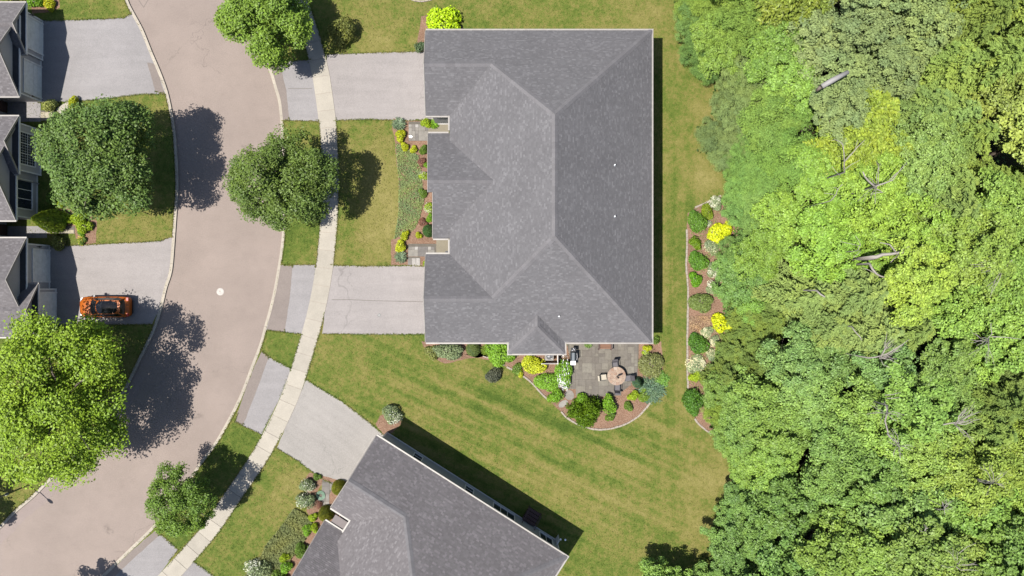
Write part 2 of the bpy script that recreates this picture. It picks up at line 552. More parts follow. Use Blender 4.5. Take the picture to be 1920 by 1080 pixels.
ZL = 0.10
inL = offset(KLw, KERB_W/2*1.0); inR = offset(KRw, KERB_W/2)
# pick the side away from the road
def away(pl, sgn):
    return [tuple(p) for p in offset(pl, sgn*KERB_W*0.49)]
wl = away(KLw, -1 if offset(KLw, -1)[10].x < KLw[10].x else 1)
wr = away(KRw, 1 if offset(KRw, 1)[10].x > KRw[10].x else -1)
MBL = MB().prism(wl + [(-110, wl[-1][1]), (-110, wl[0][1])], -0.3, ZL).build('lawn', M['lawn_west']); tag(MBL, kind='structure')
MBR = MB().prism(wr + [(110, wr[-1][1]), (110, wr[0][1])], -0.3, ZL).build('lawn', M['lawn']); tag(MBR, kind='structure')

# greener verge strips between kerb and sidewalk
Z = lambda i: ZL + 0.004*i
VERGES = [[(531,228),(598,228),(605,270),(606,380),(601,440),(592,495),(527,495),(534,430),(535,340)],
          [(497,621),(568,626),(546,690),(520,676),(491,657)],
          [(436,791),(488,816),(462,868),(425,920),(372,996),(336,1031),(293,993),(334,938),(376,876),(402,840)]]
for v in VERGES: sheet('verge', v, Z(1), M['verge'], 0.1, jagged=0.03)

# driveways
PAVED = []
def drive(pts, mat, i=1, name='driveway'):
    PAVED.append(pts)
    return sheet(name, pts, Z(i), mat, 0.15, jagged=0.025)
drive([(612,102),(700,99),(770,97),(796,96),(830,96),(830,225),(762,226),(690,224),(618,226)], M['drive'])
drive([(506,118),(540,115),(584,112),(596,170),(601,228),(540,226),(529,226),(519,170),(510,135)], M['drive_cool'])
drive([(506,122),(525,122),(537,170),(542.5,226),(529,226),(519,170),(510,135)], M['apron'], 2, 'driveway_apron')
drive([(620,497),(680,499),(760,498),(800,499),(835,505),(835,628),(800,627),(700,627),(604,626)], M['drive'])
drive([(526,497),(593,496),(583,560),(567,626),(530,623),(499,619),(508,585),(518,545)], M['drive_cool'])
drive([(526,497),(549,497),(543,560),(533.5,623),(500,619),(508,585),(518,545)], M['apron'], 2, 'driveway_apron')
drive([(574,712),(600,728),(640,752),(690,790),(722,818),(720,860),(670,915),(628,910),(596,893),(560,865),(519,840)], M['drive_warm'])
drive([(491,658),(510,673),(546,691),(522,752),(490,815),(440,791),(456,745),(475,692)], M['drive_cool'])
drive([(491,658),(504,670),(480,735),(456,797),(440,790),(455,745),(475,692)], M['apron'], 2, 'driveway_apron')
drive([(292,994),(334,1031),(300,1075),(270,1110),(190,1120),(175,1100),(224,1055),(252,1028)], M['drive_cool'])
drive([(292,994),(298,1004),(240,1057),(205,1090),(175,1100),(224,1055),(252,1028)], M['apron'], 2, 'driveway_apron')
drive([(362,1052),(400,1080),(440,1120),(300,1130)], M['drive_cool'])
drive([(70,39),(150,37),(232,34),(247,24),(264,58),(281,98),(296,134),(310,172),(308,177),(262,177),(195,186),(127,191),(70,192)], M['drive_cool'])
drive([(276,117),(291,172),(308,176),(298,140),(291,120)], M['apron'], 2, 'driveway_apron')
drive([(80,462),(142,460),(220,456),(300,452),(318,445),(325,446),(318,507),(308,540),(298,582),(285,608),(212,609),(80,611)], M['drive'])

# sidewalk of square slabs
sw_c = smooth([P(x, y, 0.13).to_2d() for x, y in [(528,-110),(545,-50),(560,0),(574,40),(588,85),(600,132),(609,190),(616,250),(619,320),(618,390),(614.5,440),(609.5,490),(602,540),(589,600),(573,655),
      (556,710),(539,755),(510,815),(478,870),(440,925),(396,990),(358,1035),(316,1082),(280,1118),(240,1155)]], 24)
sw = empty('sidewalk', (0, 0, 0)); tag(sw, kind='structure')
HWID = 0.80
acc = 0.0; start = 0
base_l = offset(sw_c, HWID+0.01); base_r = offset(sw_c, -HWID-0.01)
MB().prism([tuple(p) for p in base_l[::8]] + [tuple(p) for p in reversed(base_r[::8])], -0.1, Z(3)).build('gravel_bed', M['edging'], sw)
for i in range(1, len(sw_c)):
    acc += (sw_c[i]-sw_c[i-1]).length
    if acc >= 1.58:
        a, b = sw_c[start], sw_c[i]
        def nrm(k):
            t = (sw_c[min(k+1, len(sw_c)-1)]-sw_c[max(k-1, 0)]).normalized(); return Vector((-t.y, t.x))
        na, nb = nrm(start), nrm(i)
        d = (b-a).normalized()*0.016
        dz = random.uniform(-0.006, 0.006)
        q = [a+na*HWID+d, a-na*HWID+d, b-nb*HWID-d, b+nb*HWID-d]
        MB().prism([tuple(v) for v in q], 0.0, 0.135+dz).build('sidewalk_slab', M['sidewalk'], sw)
        start = i; acc = 0.0

# resurfaced gutter band, saw cuts in the paving
gb_l = [p for p in KLw if p.y < P(0, 690).y]
side = 1 if offset(KLw, 1)[20].x > KLw[20].x else -1
ba = offset(gb_l, side*0.16); bb = [p + (q-p)*random.uniform(0.93, 1.07) for p, q in zip(gb_l, offset(gb_l, side*1.15))]
o = MB().prism([tuple(p) for p in ba] + [tuple(p) for p in reversed(bb)], -0.02, 0.004).build('gutter_band', asphalt('gutter_asphalt', rgb(192, 175, 168, A), 0.13, 0.08, None, False)); tag(o, kind='structure')
dark_joint = flat('joint_tar', rgb(150, 140, 134, A), 0.9)
def cut(pts, z, w=0.045):
    mb = MB()
    q = [P(x, y, z) for x, y in pts]
    for a, b in zip(q, q[1:]): mb.bar(a, b, w, 0.01)
    tag(mb.build('pavement_joint', dark_joint), kind='structure')
cut([(256,-6),(269,14),(281,-6)], 0.005)
cut([(622,562),(660,562),(705,564),(760,565),(800,566)], Z(1)+0.004, 0.05)
cut([(540,166),(585,166)], Z(1)+0.004, 0.04)
# manhole cover and drain
def manhole(px, py, r, z, mat, label):
    c = P(px, py, z)
    root = empty('manhole_cover', c)
    tag(root, label, 'manhole cover')
    MB().lathe(c, [(r*1.0, -0.02), (r*1.0, 0.006), (r*0.98, 0.008)], 28).build('frame_ring', mat, root)
    MB().lathe(c, [(r*0.84, 0.0), (r*0.84, 0.013), (r*0.8, 0.016)], 28).build('lid', mat, root)
    return root
mh = manhole(413, 547, 0.345, 0.0, flat('manhole_paint', rgb(226, 219, 210, A*1.05), 0.6), 'round white manhole cover in the middle of the curved road')
MB().box((mh.location.x-0.08, mh.location.y-0.02, 0.016), (mh.location.x+0.02, mh.location.y+0.1, 0.02)).build('pick_hole', M['edging'], mh)
manhole(711, 591, 0.17, Z(1), M['dark_metal'], 'small dark drain cover set in the grey driveway')

# beds of bark mulch
BEDS = []
def bed(pts, i=2):
    BEDS.append(pts)
    return sheet('mulch_bed', pts, Z(i), M['mulch'], 0.08, jagged=0.05)
bed([(737,222),(765,226),(840,226),(840,250),(800,262),(830,290),(830,450),(845,470),(842,480),(800,497),(788,500),(764,497),(733,497),(733,450),(742,446),(747,400),(748,340),(742,290),(740,262),(735,240)])
bed([(925,655),(1240,640),(1242,660),(1243,690),(1243,715),(1232,740),(1222,751),(1210,767),(1190,786),(1160,800),(1127,806),(1097,801),(1075,791),(1052,772),(1032,753),(1015,737),(990,712),(952,689),(915,675),(870,665)])
bed([(790,640),(920,640),(920,668),(880,672),(835,682),(805,668)])
bed([(1289,400),(1305,388),(1353,366),(1400,372),(1400,800),(1335,815),(1316,800),(1303,785),(1292,765),(1289,735),(1289,660),(1290,600),(1289,560),(1291,530),(1286,500),(1288,430)])
bed([(704,795),(712,780),(735,768),(752,775),(752,795),(735,812),(718,815)])
bed([(572,900),(580,886),(600,890),(625,898),(665,905),(640,985),(606,960),(606,905),(590,930),(620,960),(640,990),(610,1020),(590,1060),(560,1100),(520,1100),(545,1050),(570,1010),(590,985),(575,960)])
bed([(85,410),(110,385),(160,388),(182,415),(180,455),(145,460),(140,436),(90,440)])
bed([(55,-40),(110,-40),(112,14),(95,22),(60,26)])
bed([(790,30),(840,20),(870,55),(870,60),(800,62),(796,97),(780,97)])

# forest floor
FE = [(-140,1262),(0,1258),(60,1260),(120,1282),(170,1332),(210,1330),(240,1300),(285,1300),(310,1348),(365,1352),(390,1336),(432,1378),(470,1342),(500,1334),(540,1334),(608,1374),(645,1338),(700,1322),(780,1312),(830,1342),(890,1372),(940,1340),(1000,1328),(1060,1300),(1240,1290)]
def fedge(py):
    for (y0, x0), (y1, x1) in zip(FE, FE[1:]):
        if y0 <= py <= y1: return x0 + (x1-x0)*(py-y0)/(y1-y0)
    return 1290
sheet('forest_floor', [(x+30, y) for y, x in FE] + [(2600, 1240), (2600, -140)], Z(1), M['forest_floor'], 0.1, jagged=0.12)

# ------------------------------------------------------------------ roofs
def clip(poly, nx, ny, d):
    """keep points with nx*x+ny*y >= d"""
    out = []
    n = len(poly)
    for i in range(n):
        a = poly[i]; b = poly[(i+1) % n]
        da = nx*a[0]+ny*a[1]-d; db = nx*b[0]+ny*b[1]-d
        if da >= 0: out.append(a)
        if (da >= 0) != (db >= 0):
            t = da/(da-db)
            out.append((a[0]+(b[0]-a[0])*t, a[1]+(b[1]-a[1])*t))
    return out

def area(p):
    return 0.5*sum(p[i][0]*p[(i+1)%len(p)][1]-p[(i+1)%len(p)][0]*p[i][1] for i in range(len(p)))

class Plane:
    """roof slope: plan polygon, uphill direction u, eave point e with height ze, pitch"""
    def __init__(s, poly, u, e, ze, pitch):
        s.poly = poly if area(poly) > 0 else list(reversed(poly))
        s.u = u; s.e = e; s.ze = ze; s.pitch = pitch
    def t(s, x, y): return (x-s.e[0])*s.u[0] + (y-s.e[1])*s.u[1]
    def z(s, x, y): return s.ze + s.pitch*s.t(x, y)

def roof_body(planes, mb, thick=0.16):
    for p in planes:
        n = len(p.poly)
        top = [(x, y, p.z(x, y)) for x, y in p.poly]
        bot = [(x, y, z-thick) for x, y, z in top]
        mb.add(bot+top, [tuple(range(n-1, -1, -1)), tuple(range(n, 2*n))] + [(i, (i+1)%n, n+(i+1)%n, n+i) for i in range(n)])

def shingles(planes, mb, expo=0.15, wmin=0.12, wmax=0.30):
    for p in planes:
        ux, uy = p.u; vx, vy = -uy, ux
        cosp = 1/math.sqrt(1+p.pitch**2)
        row = expo*cosp
        ts = [p.t(x, y) for x, y in p.poly]
        t0 = min(ts); tmax = max(ts)
        eo = p.e[0]*ux+p.e[1]*uy
        while t0 < tmax-1e-4:
            t1 = t0+row
            strip = clip(clip(p.poly, ux, uy, eo+t0), -ux, -uy, -(eo+t1))
            if len(strip) >= 3 and abs(area(strip)) > 1e-4:
                ss = [x*vx+y*vy for x, y in strip]
                s0 = min(ss) - random.uniform(0, wmax); smax = max(ss)
                while s0 < smax:
                    s1 = s0 + random.uniform(wmin, wmax)
                    q = clip(clip(strip, vx, vy, s0), -vx, -vy, -s1)
                    if len(q) >= 3 and abs(area(q)) > 3e-4:
                        lift0 = 0.014 + random.choice((0.0, 0.0, 0.010))
                        vs = []
                        low = []
                        for i, (x, y) in enumerate(q):
                            f = (p.t(x, y)-t0)/row
                            vs.append((x, y, p.z(x, y) + lift0*(1-f) + 0.003))
                            low.append(f < 0.02)
                        n = len(q)
                        fs = [tuple(range(n))]
                        extra = []
                        for i in range(n):
                            j = (i+1) % n
                            if low[i] and low[j]:
                                k = n+len(extra)
                                extra += [(q[i][0], q[i][1], p.z(*q[i])-0.004), (q[j][0], q[j][1], p.z(*q[j])-0.004)]
                                fs.append((i, k, k+1, j))
                        mb.add(vs+extra, fs)
                    s0 = s1
            t0 = t1

def cap_mesh(name, w, l, droop):
    mb = MB()
    h = 0.035
    prof = [(-w, -droop), (0, 0), (w, -droop)]
    vs = []
    for x, lift in ((0, h), (l, h*0.35)):
        for y, z in prof: vs.append((x, y, z+lift))
        for y, z in prof: vs.append((x, y, z-0.03))
    fs = [(0,1,7,6)[::-1], (1,2,8,7)[::-1], (0,3,4,1)[::-1], (1,4,5,2)[::-1], (6,7,10,9)[::-1], (7,8,11,10)[::-1], (0,6,9,3)[::-1], (2,5,11,8)[::-1]]
    return mb.add(vs, fs).mesh(name, M['cap'])
CAP_RIDGE = cap_mesh('ridge_cap', 0.24, 0.47, 0.16)
CAP_HIP = cap_mesh('hip_cap', 0.24, 0.47, 0.11)

def caps(parent, p, q, me):
    p = Vector(p); q = Vector(q); d = q-p; L = d.length
    n = max(1, round(L/0.44))
    X = d.normalized(); Y = Vector((0,0,1)).cross(X).normalized(); Zv = X.cross(Y)
    R = Matrix((X, Y, Zv)).transposed().to_4x4()
    for i in range(n):
        o = link('ridge_cap', me, parent)
        c = p + d*(i/n)
        j = Matrix.Rotation(random.uniform(-0.02, 0.02), 4, 'Z')
        o.matrix_local = Matrix.Translation(c + Zv*0.012) @ R @ j

# ---- the duplex house, in its own coordinates (shared by the second house)
E0 = 4.3; MP = 0.667
yN, yS, xE, xW = 22.53, -4.757, 12.22, -5.45
xr = (xE+xW)/2; zr = E0 + MP*(xE-xr)
aN = (xr, yN-(xE-xr)); aS = (xr, yS+(xE-xr))
y1 = 18.8; z1 = E0+MP*(yN-y1)
y2 = -0.90; z2 = E0+MP*(y2-yS)
B1 = (xW+(z1-E0)/MP, y1); B2 = (xW+(z2-E0)/MP, y2)
yg = 9.01; zg = 6.89; xg = xW+(zg-E0)/MP
xw, xwr = -7.53, -7.36
mid = (2.17, B2[1] + (2.17-B2[0])/(aS[0]-B2[0])*(aS[1]-B2[1]))
be = y1-(z1-E0)/MP          # wing eaves in the notches
bs = y2+(z2-E0)/MP
vg1 = yg+(zg-E0)/MP; vg2 = yg-(zg-E0)/MP
dx0, dx1, dy0 = -0.28, 4.62, -5.74
dcx = (dx0+dx1)/2; dh = (dx1-dx0)/2; dyv = yS + dh
PL = [
 Plane([(xw,yN),(xE,yN),aN,B1,(xwr,y1)], (0,-1), (0,yN), E0, MP),
 Plane([(xE,yN),aN,aS,(xE,yS)], (-1,0), (xE,0), E0, MP),
 Plane([aN,(xr,yg),(xg,yg),(xW,vg1),(xW,be),B1], (1,0), (xW,0), E0, MP),
 Plane([(xr,yg),aS,B2,(xW,bs),(xW,vg2),(xg,yg)], (1,0), (xW,0), E0, MP),
 Plane([(xw,yS),(dx0,yS),(dcx,dyv),mid,B2,(xwr,y2)], (0,1), (0,yS), E0, MP),
 Plane([(dx1,yS),(xE,yS),aS,mid,(dcx,dyv)], (0,1), (0,yS), E0, MP),
 Plane([(xw,be),(xW,be),B1,(xwr,y1)], (0,1), (0,be), E0, MP),
 Plane([(xw,bs),(xW,bs),B2,(xwr,y2)], (0,-1), (0,bs), E0, MP),
 Plane([(-7.38,13.64),(xW,13.64),(xW,vg1),(xg,yg),(-7.02,yg)], (0,-1), (0,yg), zg, MP),
 Plane([(-6.96,4.37),(xW,4.37),(xW,vg2),(xg,yg),(-7.02,yg),(-7.08,8.1),(-6.67,8.1)], (0,1), (0,yg), zg, MP),
 Plane([(dx0,dy0),(dcx,dy0+dh),(dcx,dyv),(dx0,yS)], (1,0), (dx0,0), E0, MP),
 Plane([(dx1,dy0),(dcx,dy0+dh),(dcx,dyv),(dx1,yS)], (-1,0), (dx1,0), E0, MP),
 Plane([(dx0,dy0),(dx1,dy0),(dcx,dy0+dh)], (0,1), (0,dy0), E0, MP),
]
sh_mb = MB(); shingles(PL, sh_mb)
HOUSE_SH = sh_mb.mesh('roof_shingles', M['shingle'])
HOUSE_SH2 = HOUSE_SH.copy(); HOUSE_SH2.materials.clear(); HOUSE_SH2.materials.append(M['shingle_pale'])  # paler copy: house two's different angle to the sun put into the roof colour
rb = MB(); roof_body(PL, rb)
HOUSE_ROOF = rb.mesh('roof', M['shingle_base'])

def window(parent, x, y, z0, w, h, face, panes=(1, 2), frame=0.09, wm=None):
    """a framed window on a wall; face = outward direction ('n','s','e','w')"""
    f = MB(); g = MB(); wm = wm or M['white']
    d = 0.06
    def bx(mb, u0, u1, v0, v1, o0, o1):
        if face in 'ns':
            s_ = 1 if face == 'n' else -1
            ya, yb = sorted((y+s_*o0, y+s_*o1))
            mb.box((x+u0, ya, z0+v0), (x+u1, yb, z0+v1))
        else:
            s_ = 1 if face == 'e' else -1
            xa, xb = sorted((x+s_*o0, x+s_*o1))
            mb.box((xa, y+u0, z0+v0), (xb, y+u1, z0+v1))
    hw = w/2
    bx(f, -hw-frame, -hw, -frame, h+frame, 0, d); bx(f, hw, hw+frame, -frame, h+frame, 0, d)
    bx(f, -hw, hw, h, h+frame, 0, d); bx(f, -hw, hw, -frame, 0, 0, d+0.03)
    fo = f.build('window', wm, parent, (0,0,0))
    bx(g, -hw, hw, 0, h, 0.0, 0.02)
    g.build('pane', M['glass'], fo, (0,0,0))
    mu = MB()
    for i in range(1, panes[0]):
        u = -hw + w*i/panes[0]; bx(mu, u-0.025, u+0.025, 0, h, 0.02, 0.045)
    for i in range(1, panes[1]):
        v = h*i/panes[1]; bx(mu, -hw, hw, v-0.022, v+0.022, 0.02, 0.042)
    if mu.v: mu.build('muntin', wm, fo, (0,0,0))
    return fo

def garage_door(parent, x, y, w, h, face='w'):
    s_ = -1 if face == 'w' else 1
    fr = MB(); d0 = MB()
    def b3(mb, o0, o1, ya, yb, za, zb):
        xa, xb = sorted((x+s_*o0, x+s_*o1)); mb.box((xa, ya, za), (xb, yb, zb))
    b3(fr, 0, 0.09, y-w/2-0.14, y-w/2, 0.1, h+0.15); b3(fr, 0, 0.09, y+w/2, y+w/2+0.14, 0.1, h+0.15); b3(fr, 0, 0.09, y-w/2, y+w/2, h, h+0.15)
    root = fr.build('garage_door', M['white'], parent, (0,0,0))
    n = 4
    for i in range(n):
        mb = MB(); za = 0.1+(h-0.1)*i/n; zb = 0.1+(h-0.1)*(i+1)/n-0.015
        b3(mb, 0, 0.04, y-w/2, y+w/2, za, zb)
        mb.build('door_panel', M['door_white'], root, (0,0,0))
    return root

def gutter(parent, p, q, out):
    """half-round-ish gutter strip hung outside an eave"""
    p = Vector(p); q = Vector(q); o = Vector((out[0], out[1], 0))*0.075
    MB().bar(p+o, q+o, 0.13, 0.13).build('gutter', M['fascia'], parent, (0,0,0))

def duplex(loc, rz, sh_mesh, label, second=False):
    root = empty('house', loc, rz)
    tag(root, label, 'house')
    link('roof', HOUSE_ROOF, root)
    s = link('roof_shingles', sh_mesh, root); s['kind'] = 'stuff'
    a3 = lambda p, z: (p[0], p[1], z)
    caps(root, a3((xE, yN), E0), a3(aN, zr), CAP_HIP)
    caps(root, a3((xE, yS), E0), a3(aS, zr), CAP_HIP)
    caps(root, a3(B1, z1), a3(aN, zr), CAP_HIP)
    caps(root, a3(B2, z2), a3(aS, zr), CAP_HIP)
    caps(root, a3(aS, zr), a3(aN, zr), CAP_RIDGE)
    caps(root, (xwr, y1, z1), a3(B1, z1), CAP_RIDGE)
    caps(root, (xwr, y2, z2), a3(B2, z2), CAP_RIDGE)
    caps(root, (-7.02, yg, zg), (xg, yg, zg), CAP_RIDGE)
    dz = E0+MP*dh
    caps(root, (dx0, dy0, E0), (dcx, dy0+dh, dz), CAP_HIP)
    caps(root, (dx1, dy0, E0), (dcx, dy0+dh, dz), CAP_HIP)
    caps(root, (dcx, dy0+dh, dz), (dcx, dyv, dz), CAP_RIDGE)
    # gutters and rake boards
    gutter(root, (xw, yN, E0), (xE+0.15, yN, E0), (0, 1))
    gutter(root, (xE, yS-0.0, E0), (xE, yN, E0), (1, 0))
    gutter(root, (xw, yS, E0), (dx0-0.15, yS, E0), (0, -1))
    gutter(root, (dx1+0.15, yS, E0), (xE+0.15, yS, E0), (0, -1))
    gutter(root, (dx0-0.15, dy0, E0), (dx1+0.15, dy0, E0), (0, -1))
    gutter(root, (dx0, dy0, E0), (dx0, yS, E0), (-1, 0)); gutter(root, (dx1, dy0, E0), (dx1, yS, E0), (1, 0))
    ez = PL[8].z(0, 13.64); es = PL[9].z(0, 4.37)
    gutter(root, (xw, be, E0), (xW-0.15, be, E0), (0, -1)); gutter(root, (xw, bs, E0), (xW-0.15, bs, E0), (0, 1))
    gutter(root, (xW, 13.79, E0), (xW, be, E0), (-1, 0)); gutter(root, (xW, bs, E0), (xW, 4.22, E0), (-1, 0))
    gutter(root, (-7.38, 13.64, ez), (xW-0.15, 13.64, ez), (0, 1)); gutter(root, (-6.96, 4.37, es), (xW-0.15, 4.37, es), (0, -1))
    rk = MB()
    for p, q in [((xw, yN, E0), (xwr, y1, z1)), ((xw, be, E0), (xwr, y1, z1)), ((xw, yS, E0), (xwr, y2, z2)), ((xw, bs, E0), (xwr, y2, z2)),
                 ((-7.38, 13.64, ez), (-7.02, yg, zg)), ((-7.08, 8.1, PL[9].z(0, 8.1)), (-7.02, yg, zg)), ((-6.96, 4.37, es), (-6.67, 8.1, PL[9].z(0, 8.1)))]:
        p = Vector(p)-Vector((0.05, 0, 0)); q = Vector(q)-Vector((0.05, 0, 0))
        rk.bar(p, q, 0.06, 0.2)
    rk.build('rake_board', M['fascia'], root, (0,0,0))
    # walls
    i = 0.40
    wl_ = MB()
    wl_.prism([(xw+i, yS+i), (xE-i, yS+i), (xE-i, yN-i), (xw+i, yN-i), (xw+i, be+0.25), (xW+i, be+0.25), (xW+i, bs-0.25), (xw+i, bs-0.25)], 0, 4.12)
    wl_.prism([(-6.6, 4.37+i), (xW+i-0.003, 4.37+i), (xW+i-0.003, 13.64-i), (-6.6, 13.64-i)], 0, 3.8)
    wl_.prism([(dx0+i, dy0+i), (dx1-i, dy0+i), (dx1-i, yS+i-0.003), (dx0+i, yS+i-0.003)], 0, 4.1)
    for ya, yb, yc, za, zt, xx in [(yN-i, be+i, y1, 4.12, z1-0.3, xw+i), (bs-i, yS+i, y2, 4.12, z2-0.3, xw+i), (13.64-i, 4.37+i, yg, 3.8, zg-0.3, -6.6)]:
        wl_.add([(xx, ya, za), (xx, yb, za), (xx, yc, zt), (xx+0.1, ya, za), (xx+0.1, yb, za), (xx+0.1, yc, zt)], [(0,1,2),(5,4,3),(0,3,4,1),(1,4,5,2),(2,5,3,0)])
    wl_.build('wall', M['siding'], root, (0,0,0))
    # white skirting, corner boards and frieze
    tr = MB()
    n_ = yN-i
    tr.box((xw+i-0.02, n_, 3.85), (xE-i, n_+0.035, 4.1)); tr.box((xw+i-0.02, n_, 0.1), (xE-i, n_+0.03, 0.35))
    for xx in (xw+i-0.02, xE-i-0.14): tr.box((xx, n_+0.002, 0.352), (xx+0.14, n_+0.04, 3.848))
    tr.box((xw+i, be+0.21, 0.1), (xW+i, be+0.248, 0.35)); tr.box((xw+i, be+0.21, 3.7), (xW+i, be+0.248, 4.05))
    tr.build('trim_board', M['white'], root, (0,0,0))
    garage_door(root, xw+i, 18.8, 4.9, 2.3); garage_door(root, xw+i, -0.9, 4.9, 2.3)
    for y_, w_ in ((11.3, 1.9), (6.5, 1.9)): window(root, -6.6, y_, 0.9, w_, 1.7, 'w', (3, 2))
    for x_, w_, pn in ((-3.43, 0.8, (1, 2)), (2.13, 0.8, (1, 2)), (5.88, 2.2, (3, 1)), (10.45, 1.3, (2, 1))):
        window(root, x_, n_, 1.0 if w_ < 1.2 else 0.9, w_, 1.5, 'n', pn)
    for y_ in (18, 12, 6, 0): window(root, xE-i, y_, 1.0, 1.6, 1.5, 'e', (2, 1))
    window(root, 8.5, yS+i, 0.2, 1.9, 2.1, 's', (2, 1))
    # soil pipes through the roof
    for x_, y_ in ((8.6, 10.3), (8.6, 6.0), (4.0, -2.4)):
        pl = PL[1] if x_ > 5 else PL[5]
        zz = pl.z(x_, y_)
        v = MB().lathe((x_, y_, zz-0.1), [(0.045, 0), (0.045, 0.4), (0.03, 0.4)], 10).build('vent_pipe', M['pvc'], root, (0,0,0))
        MB().lathe((x_, y_, zz-0.02), [(0.11, -0.05), (0.10, 0.04), (0.05, 0.08)], 10).build('pipe_flashing', M['steel'], v, (0,0,0))
    # front steps and doors inside the two notches
    for yc in ((be+13.64)/2, (bs+4.37)/2):
        d = MB().box((xW+i-0.05, yc-0.45, 0.2), (xW+i, yc+0.45, 2.2)).build('front_door', M['dark_wood'], root, (0,0,0))
        MB().box((xW+i-0.09, yc+0.3, 1.1), (xW+i-0.05, yc+0.36, 1.25)).build('handle', M['steel'], d, (0,0,0))
    if second:
        # back steps with treads beside the north wall
        st = MB()
        for k in range(4):
            st_ = MB().box((7.85, n_+0.1+0.3*k, 0.12), (9.15, n_+0.1+0.3*k+0.27, 0.75-0.17*k))
            st_.build('back_step', M['dark_wood'], root, (0,0,0))
        for xx in (7.82, 9.12):
            MB().bar((xx, n_+0.05, 1.65), (xx, n_+1.35, 1.05), 0.06, 0.06).bar((xx, n_+1.35, 1.05), (xx, n_+1.36, 0.1), 0.06, 0.06).build('handrail', M['dark_wood'], root, (0,0,0))
        MB().box((11.55, n_+0.05, 0.1), (11.62, n_+0.5, 1.6)).build('fence_panel', M['white'], root, (0,0,0))
    return root

duplex((0, 0, 0), 0.0, HOUSE_SH, 'large grey hip-roofed duplex house beside the stone patio')
rz2 = -math.radians(32.46)
nw = P(706, 817, E0)
R2 = Matrix.Rotation(rz2, 3, 'Z')
off = R2 @ Vector((xw, yN, 0))
H2LOC = (nw.x-off.x, nw.y-off.y, 0)
house2 = duplex(H2LOC, rz2, HOUSE_SH2, 'angled grey-roofed house at the bottom edge with its long side in shadow', True)
def H2(x, y, z=0.0):
    v = R2 @ Vector((x, y, 0)); return Vector((v.x+H2LOC[0], v.y+H2LOC[1], z))

# ---- the townhouse on the west side, seen from its garage fronts
tw = empty('house', G(-60, 330)); tag(tw, 'grey gabled townhouse at the left edge with white garage doors facing the street', 'house')
tO = (0, 0, 0)
def tbuild(mb, name, mat, par=None):
    if par is None: return mb.build(name, mat, tw)
    return mb.build(name, mat, par, tw.location)
tplanes = []
def gable(xe, yA, yB, xp, yp, ze, zp, xwall, xback=-140, pent=True):
    """street-facing gable: eave corners, peak (all map units), wall line"""
    a, b, p = G(xe, yA), G(xe, yB), G(xp, yp)
    xb = G(xback, 0).x
    mN = (zp-ze)/(a.y-p.y); mS = (zp-ze)/(p.y-b.y)
    tplanes.append(Plane([(a.x, a.y), (xb, a.y), (xb, p.y), (p.x, p.y)], (0, -1), (0, a.y), ze, mN))
    tplanes.append(Plane([(b.x, b.y), (xb, b.y), (xb, p.y), (p.x, p.y)], (0, 1), (0, b.y), ze, mS))
    w = G(xwall, 0).x
    i = 0.4
    # box below, gable triangle above, pent strip between
    tbuild(MB().box((xb, b.y+i, 0), (w, a.y-i, ze)), 'wall', M['siding_taupe'])
    gx = p.x-0.28
    t = MB()
    def zt(y): return ze + (mN*(a.y-y) if y > p.y else mS*(y-b.y))
    t.add([(gx, a.y-0.3, ze), (gx, b.y+0.3, ze), (gx, p.y, zp-0.19), (gx-0.15, a.y-0.3, ze), (gx-0.15, b.y+0.3, ze), (gx-0.15, p.y, zp-0.19)],
          [(0,2,1)[::-1], (3,4,5), (0,1,4,3), (1,2,5,4), (2,0,3,5)])
    tbuild(t, 'gable_wall', M['siding_taupe'])
    pt = MB()
    pt.add([(a.x, a.y-0.05, ze-0.06), (a.x, b.y+0.05, ze-0.06), (gx, b.y+0.25, ze+0.16), (gx, a.y-0.25, ze+0.16),
            (a.x, a.y-0.05, ze-0.16), (a.x, b.y+0.05, ze-0.16), (gx, b.y+0.25, ze-0.1), (gx, a.y-0.25, ze-0.1)],
           [(0,1,2,3)[::-1], (4,5,6,7), (0,4,5,1), (1,5,6,2), (3,2,6,7), (0,3,7,4)])
    tbuild(pt, 'pent_roof', M['shingle_base'])
    f = MB()
    f.bar((a.x+0.05, a.y+0.02, ze-0.03), (a.x+0.05, b.y-0.02, ze-0.03), 0.07, 0.18)
    tbuild(f, 'fascia', M['white'])
    r = MB()
    r.bar((a.x+0.03, a.y, ze+0.02), (p.x+0.03, p.y, zp+0.02), 0.06, 0.17); r.bar((b.x+0.03, b.y, ze+0.02), (p.x+0.03, p.y, zp+0.02), 0.06, 0.17)
    tbuild(r, 'rake_board', M['fascia'])
    g_ = MB()
    g_.bar((xb, a.y+0.07, ze), (a.x+0.1, a.y+0.07, ze), 0.12, 0.12)
    g2_ = MB(); g2_.bar((xb, b.y-0.07, ze), (b.x+0.1, b.y-0.07, ze), 0.12, 0.12)
    tbuild(g_, 'gutter', M['fascia']); tbuild(g2_, 'gutter', M['fascia'])
    # base board and corner boards
    c = MB()
    for yy in (a.y-i-0.12, b.y+i): c.box((w+0.002, yy, 0.1), (w+0.04, yy+0.12, ze-0.1))
    c.box((w+0.002, b.y+i+0.12, 0.1), (w+0.03, a.y-i-0.12, 0.28))
    tbuild(c, 'corner_board', M['white'])
    return w
def tdoor(xwall, ya, yb, h=2.35):
    x = G(xwall, 0).x-tw.location.x
    A_, B_ = G(0, ya).y, G(0, yb).y
    garage_door(tw, x, (A_+B_)/2-tw.location.y, abs(A_-B_), h, 'e')
def tlamp(px, py, z):
    c = P(px, py, z)
    mb = MB().box((c.x-0.04, c.y-0.03, z), (c.x+0.12, c.y+0.03, z+0.05)).lathe((c.x+0.14, c.y, z-0.28), [(0.06, 0), (0.1, 0.22), (0.05, 0.32), (0.0, 0.36)], 8)
    tbuild(mb, 'wall_lantern', M['dark_metal'])
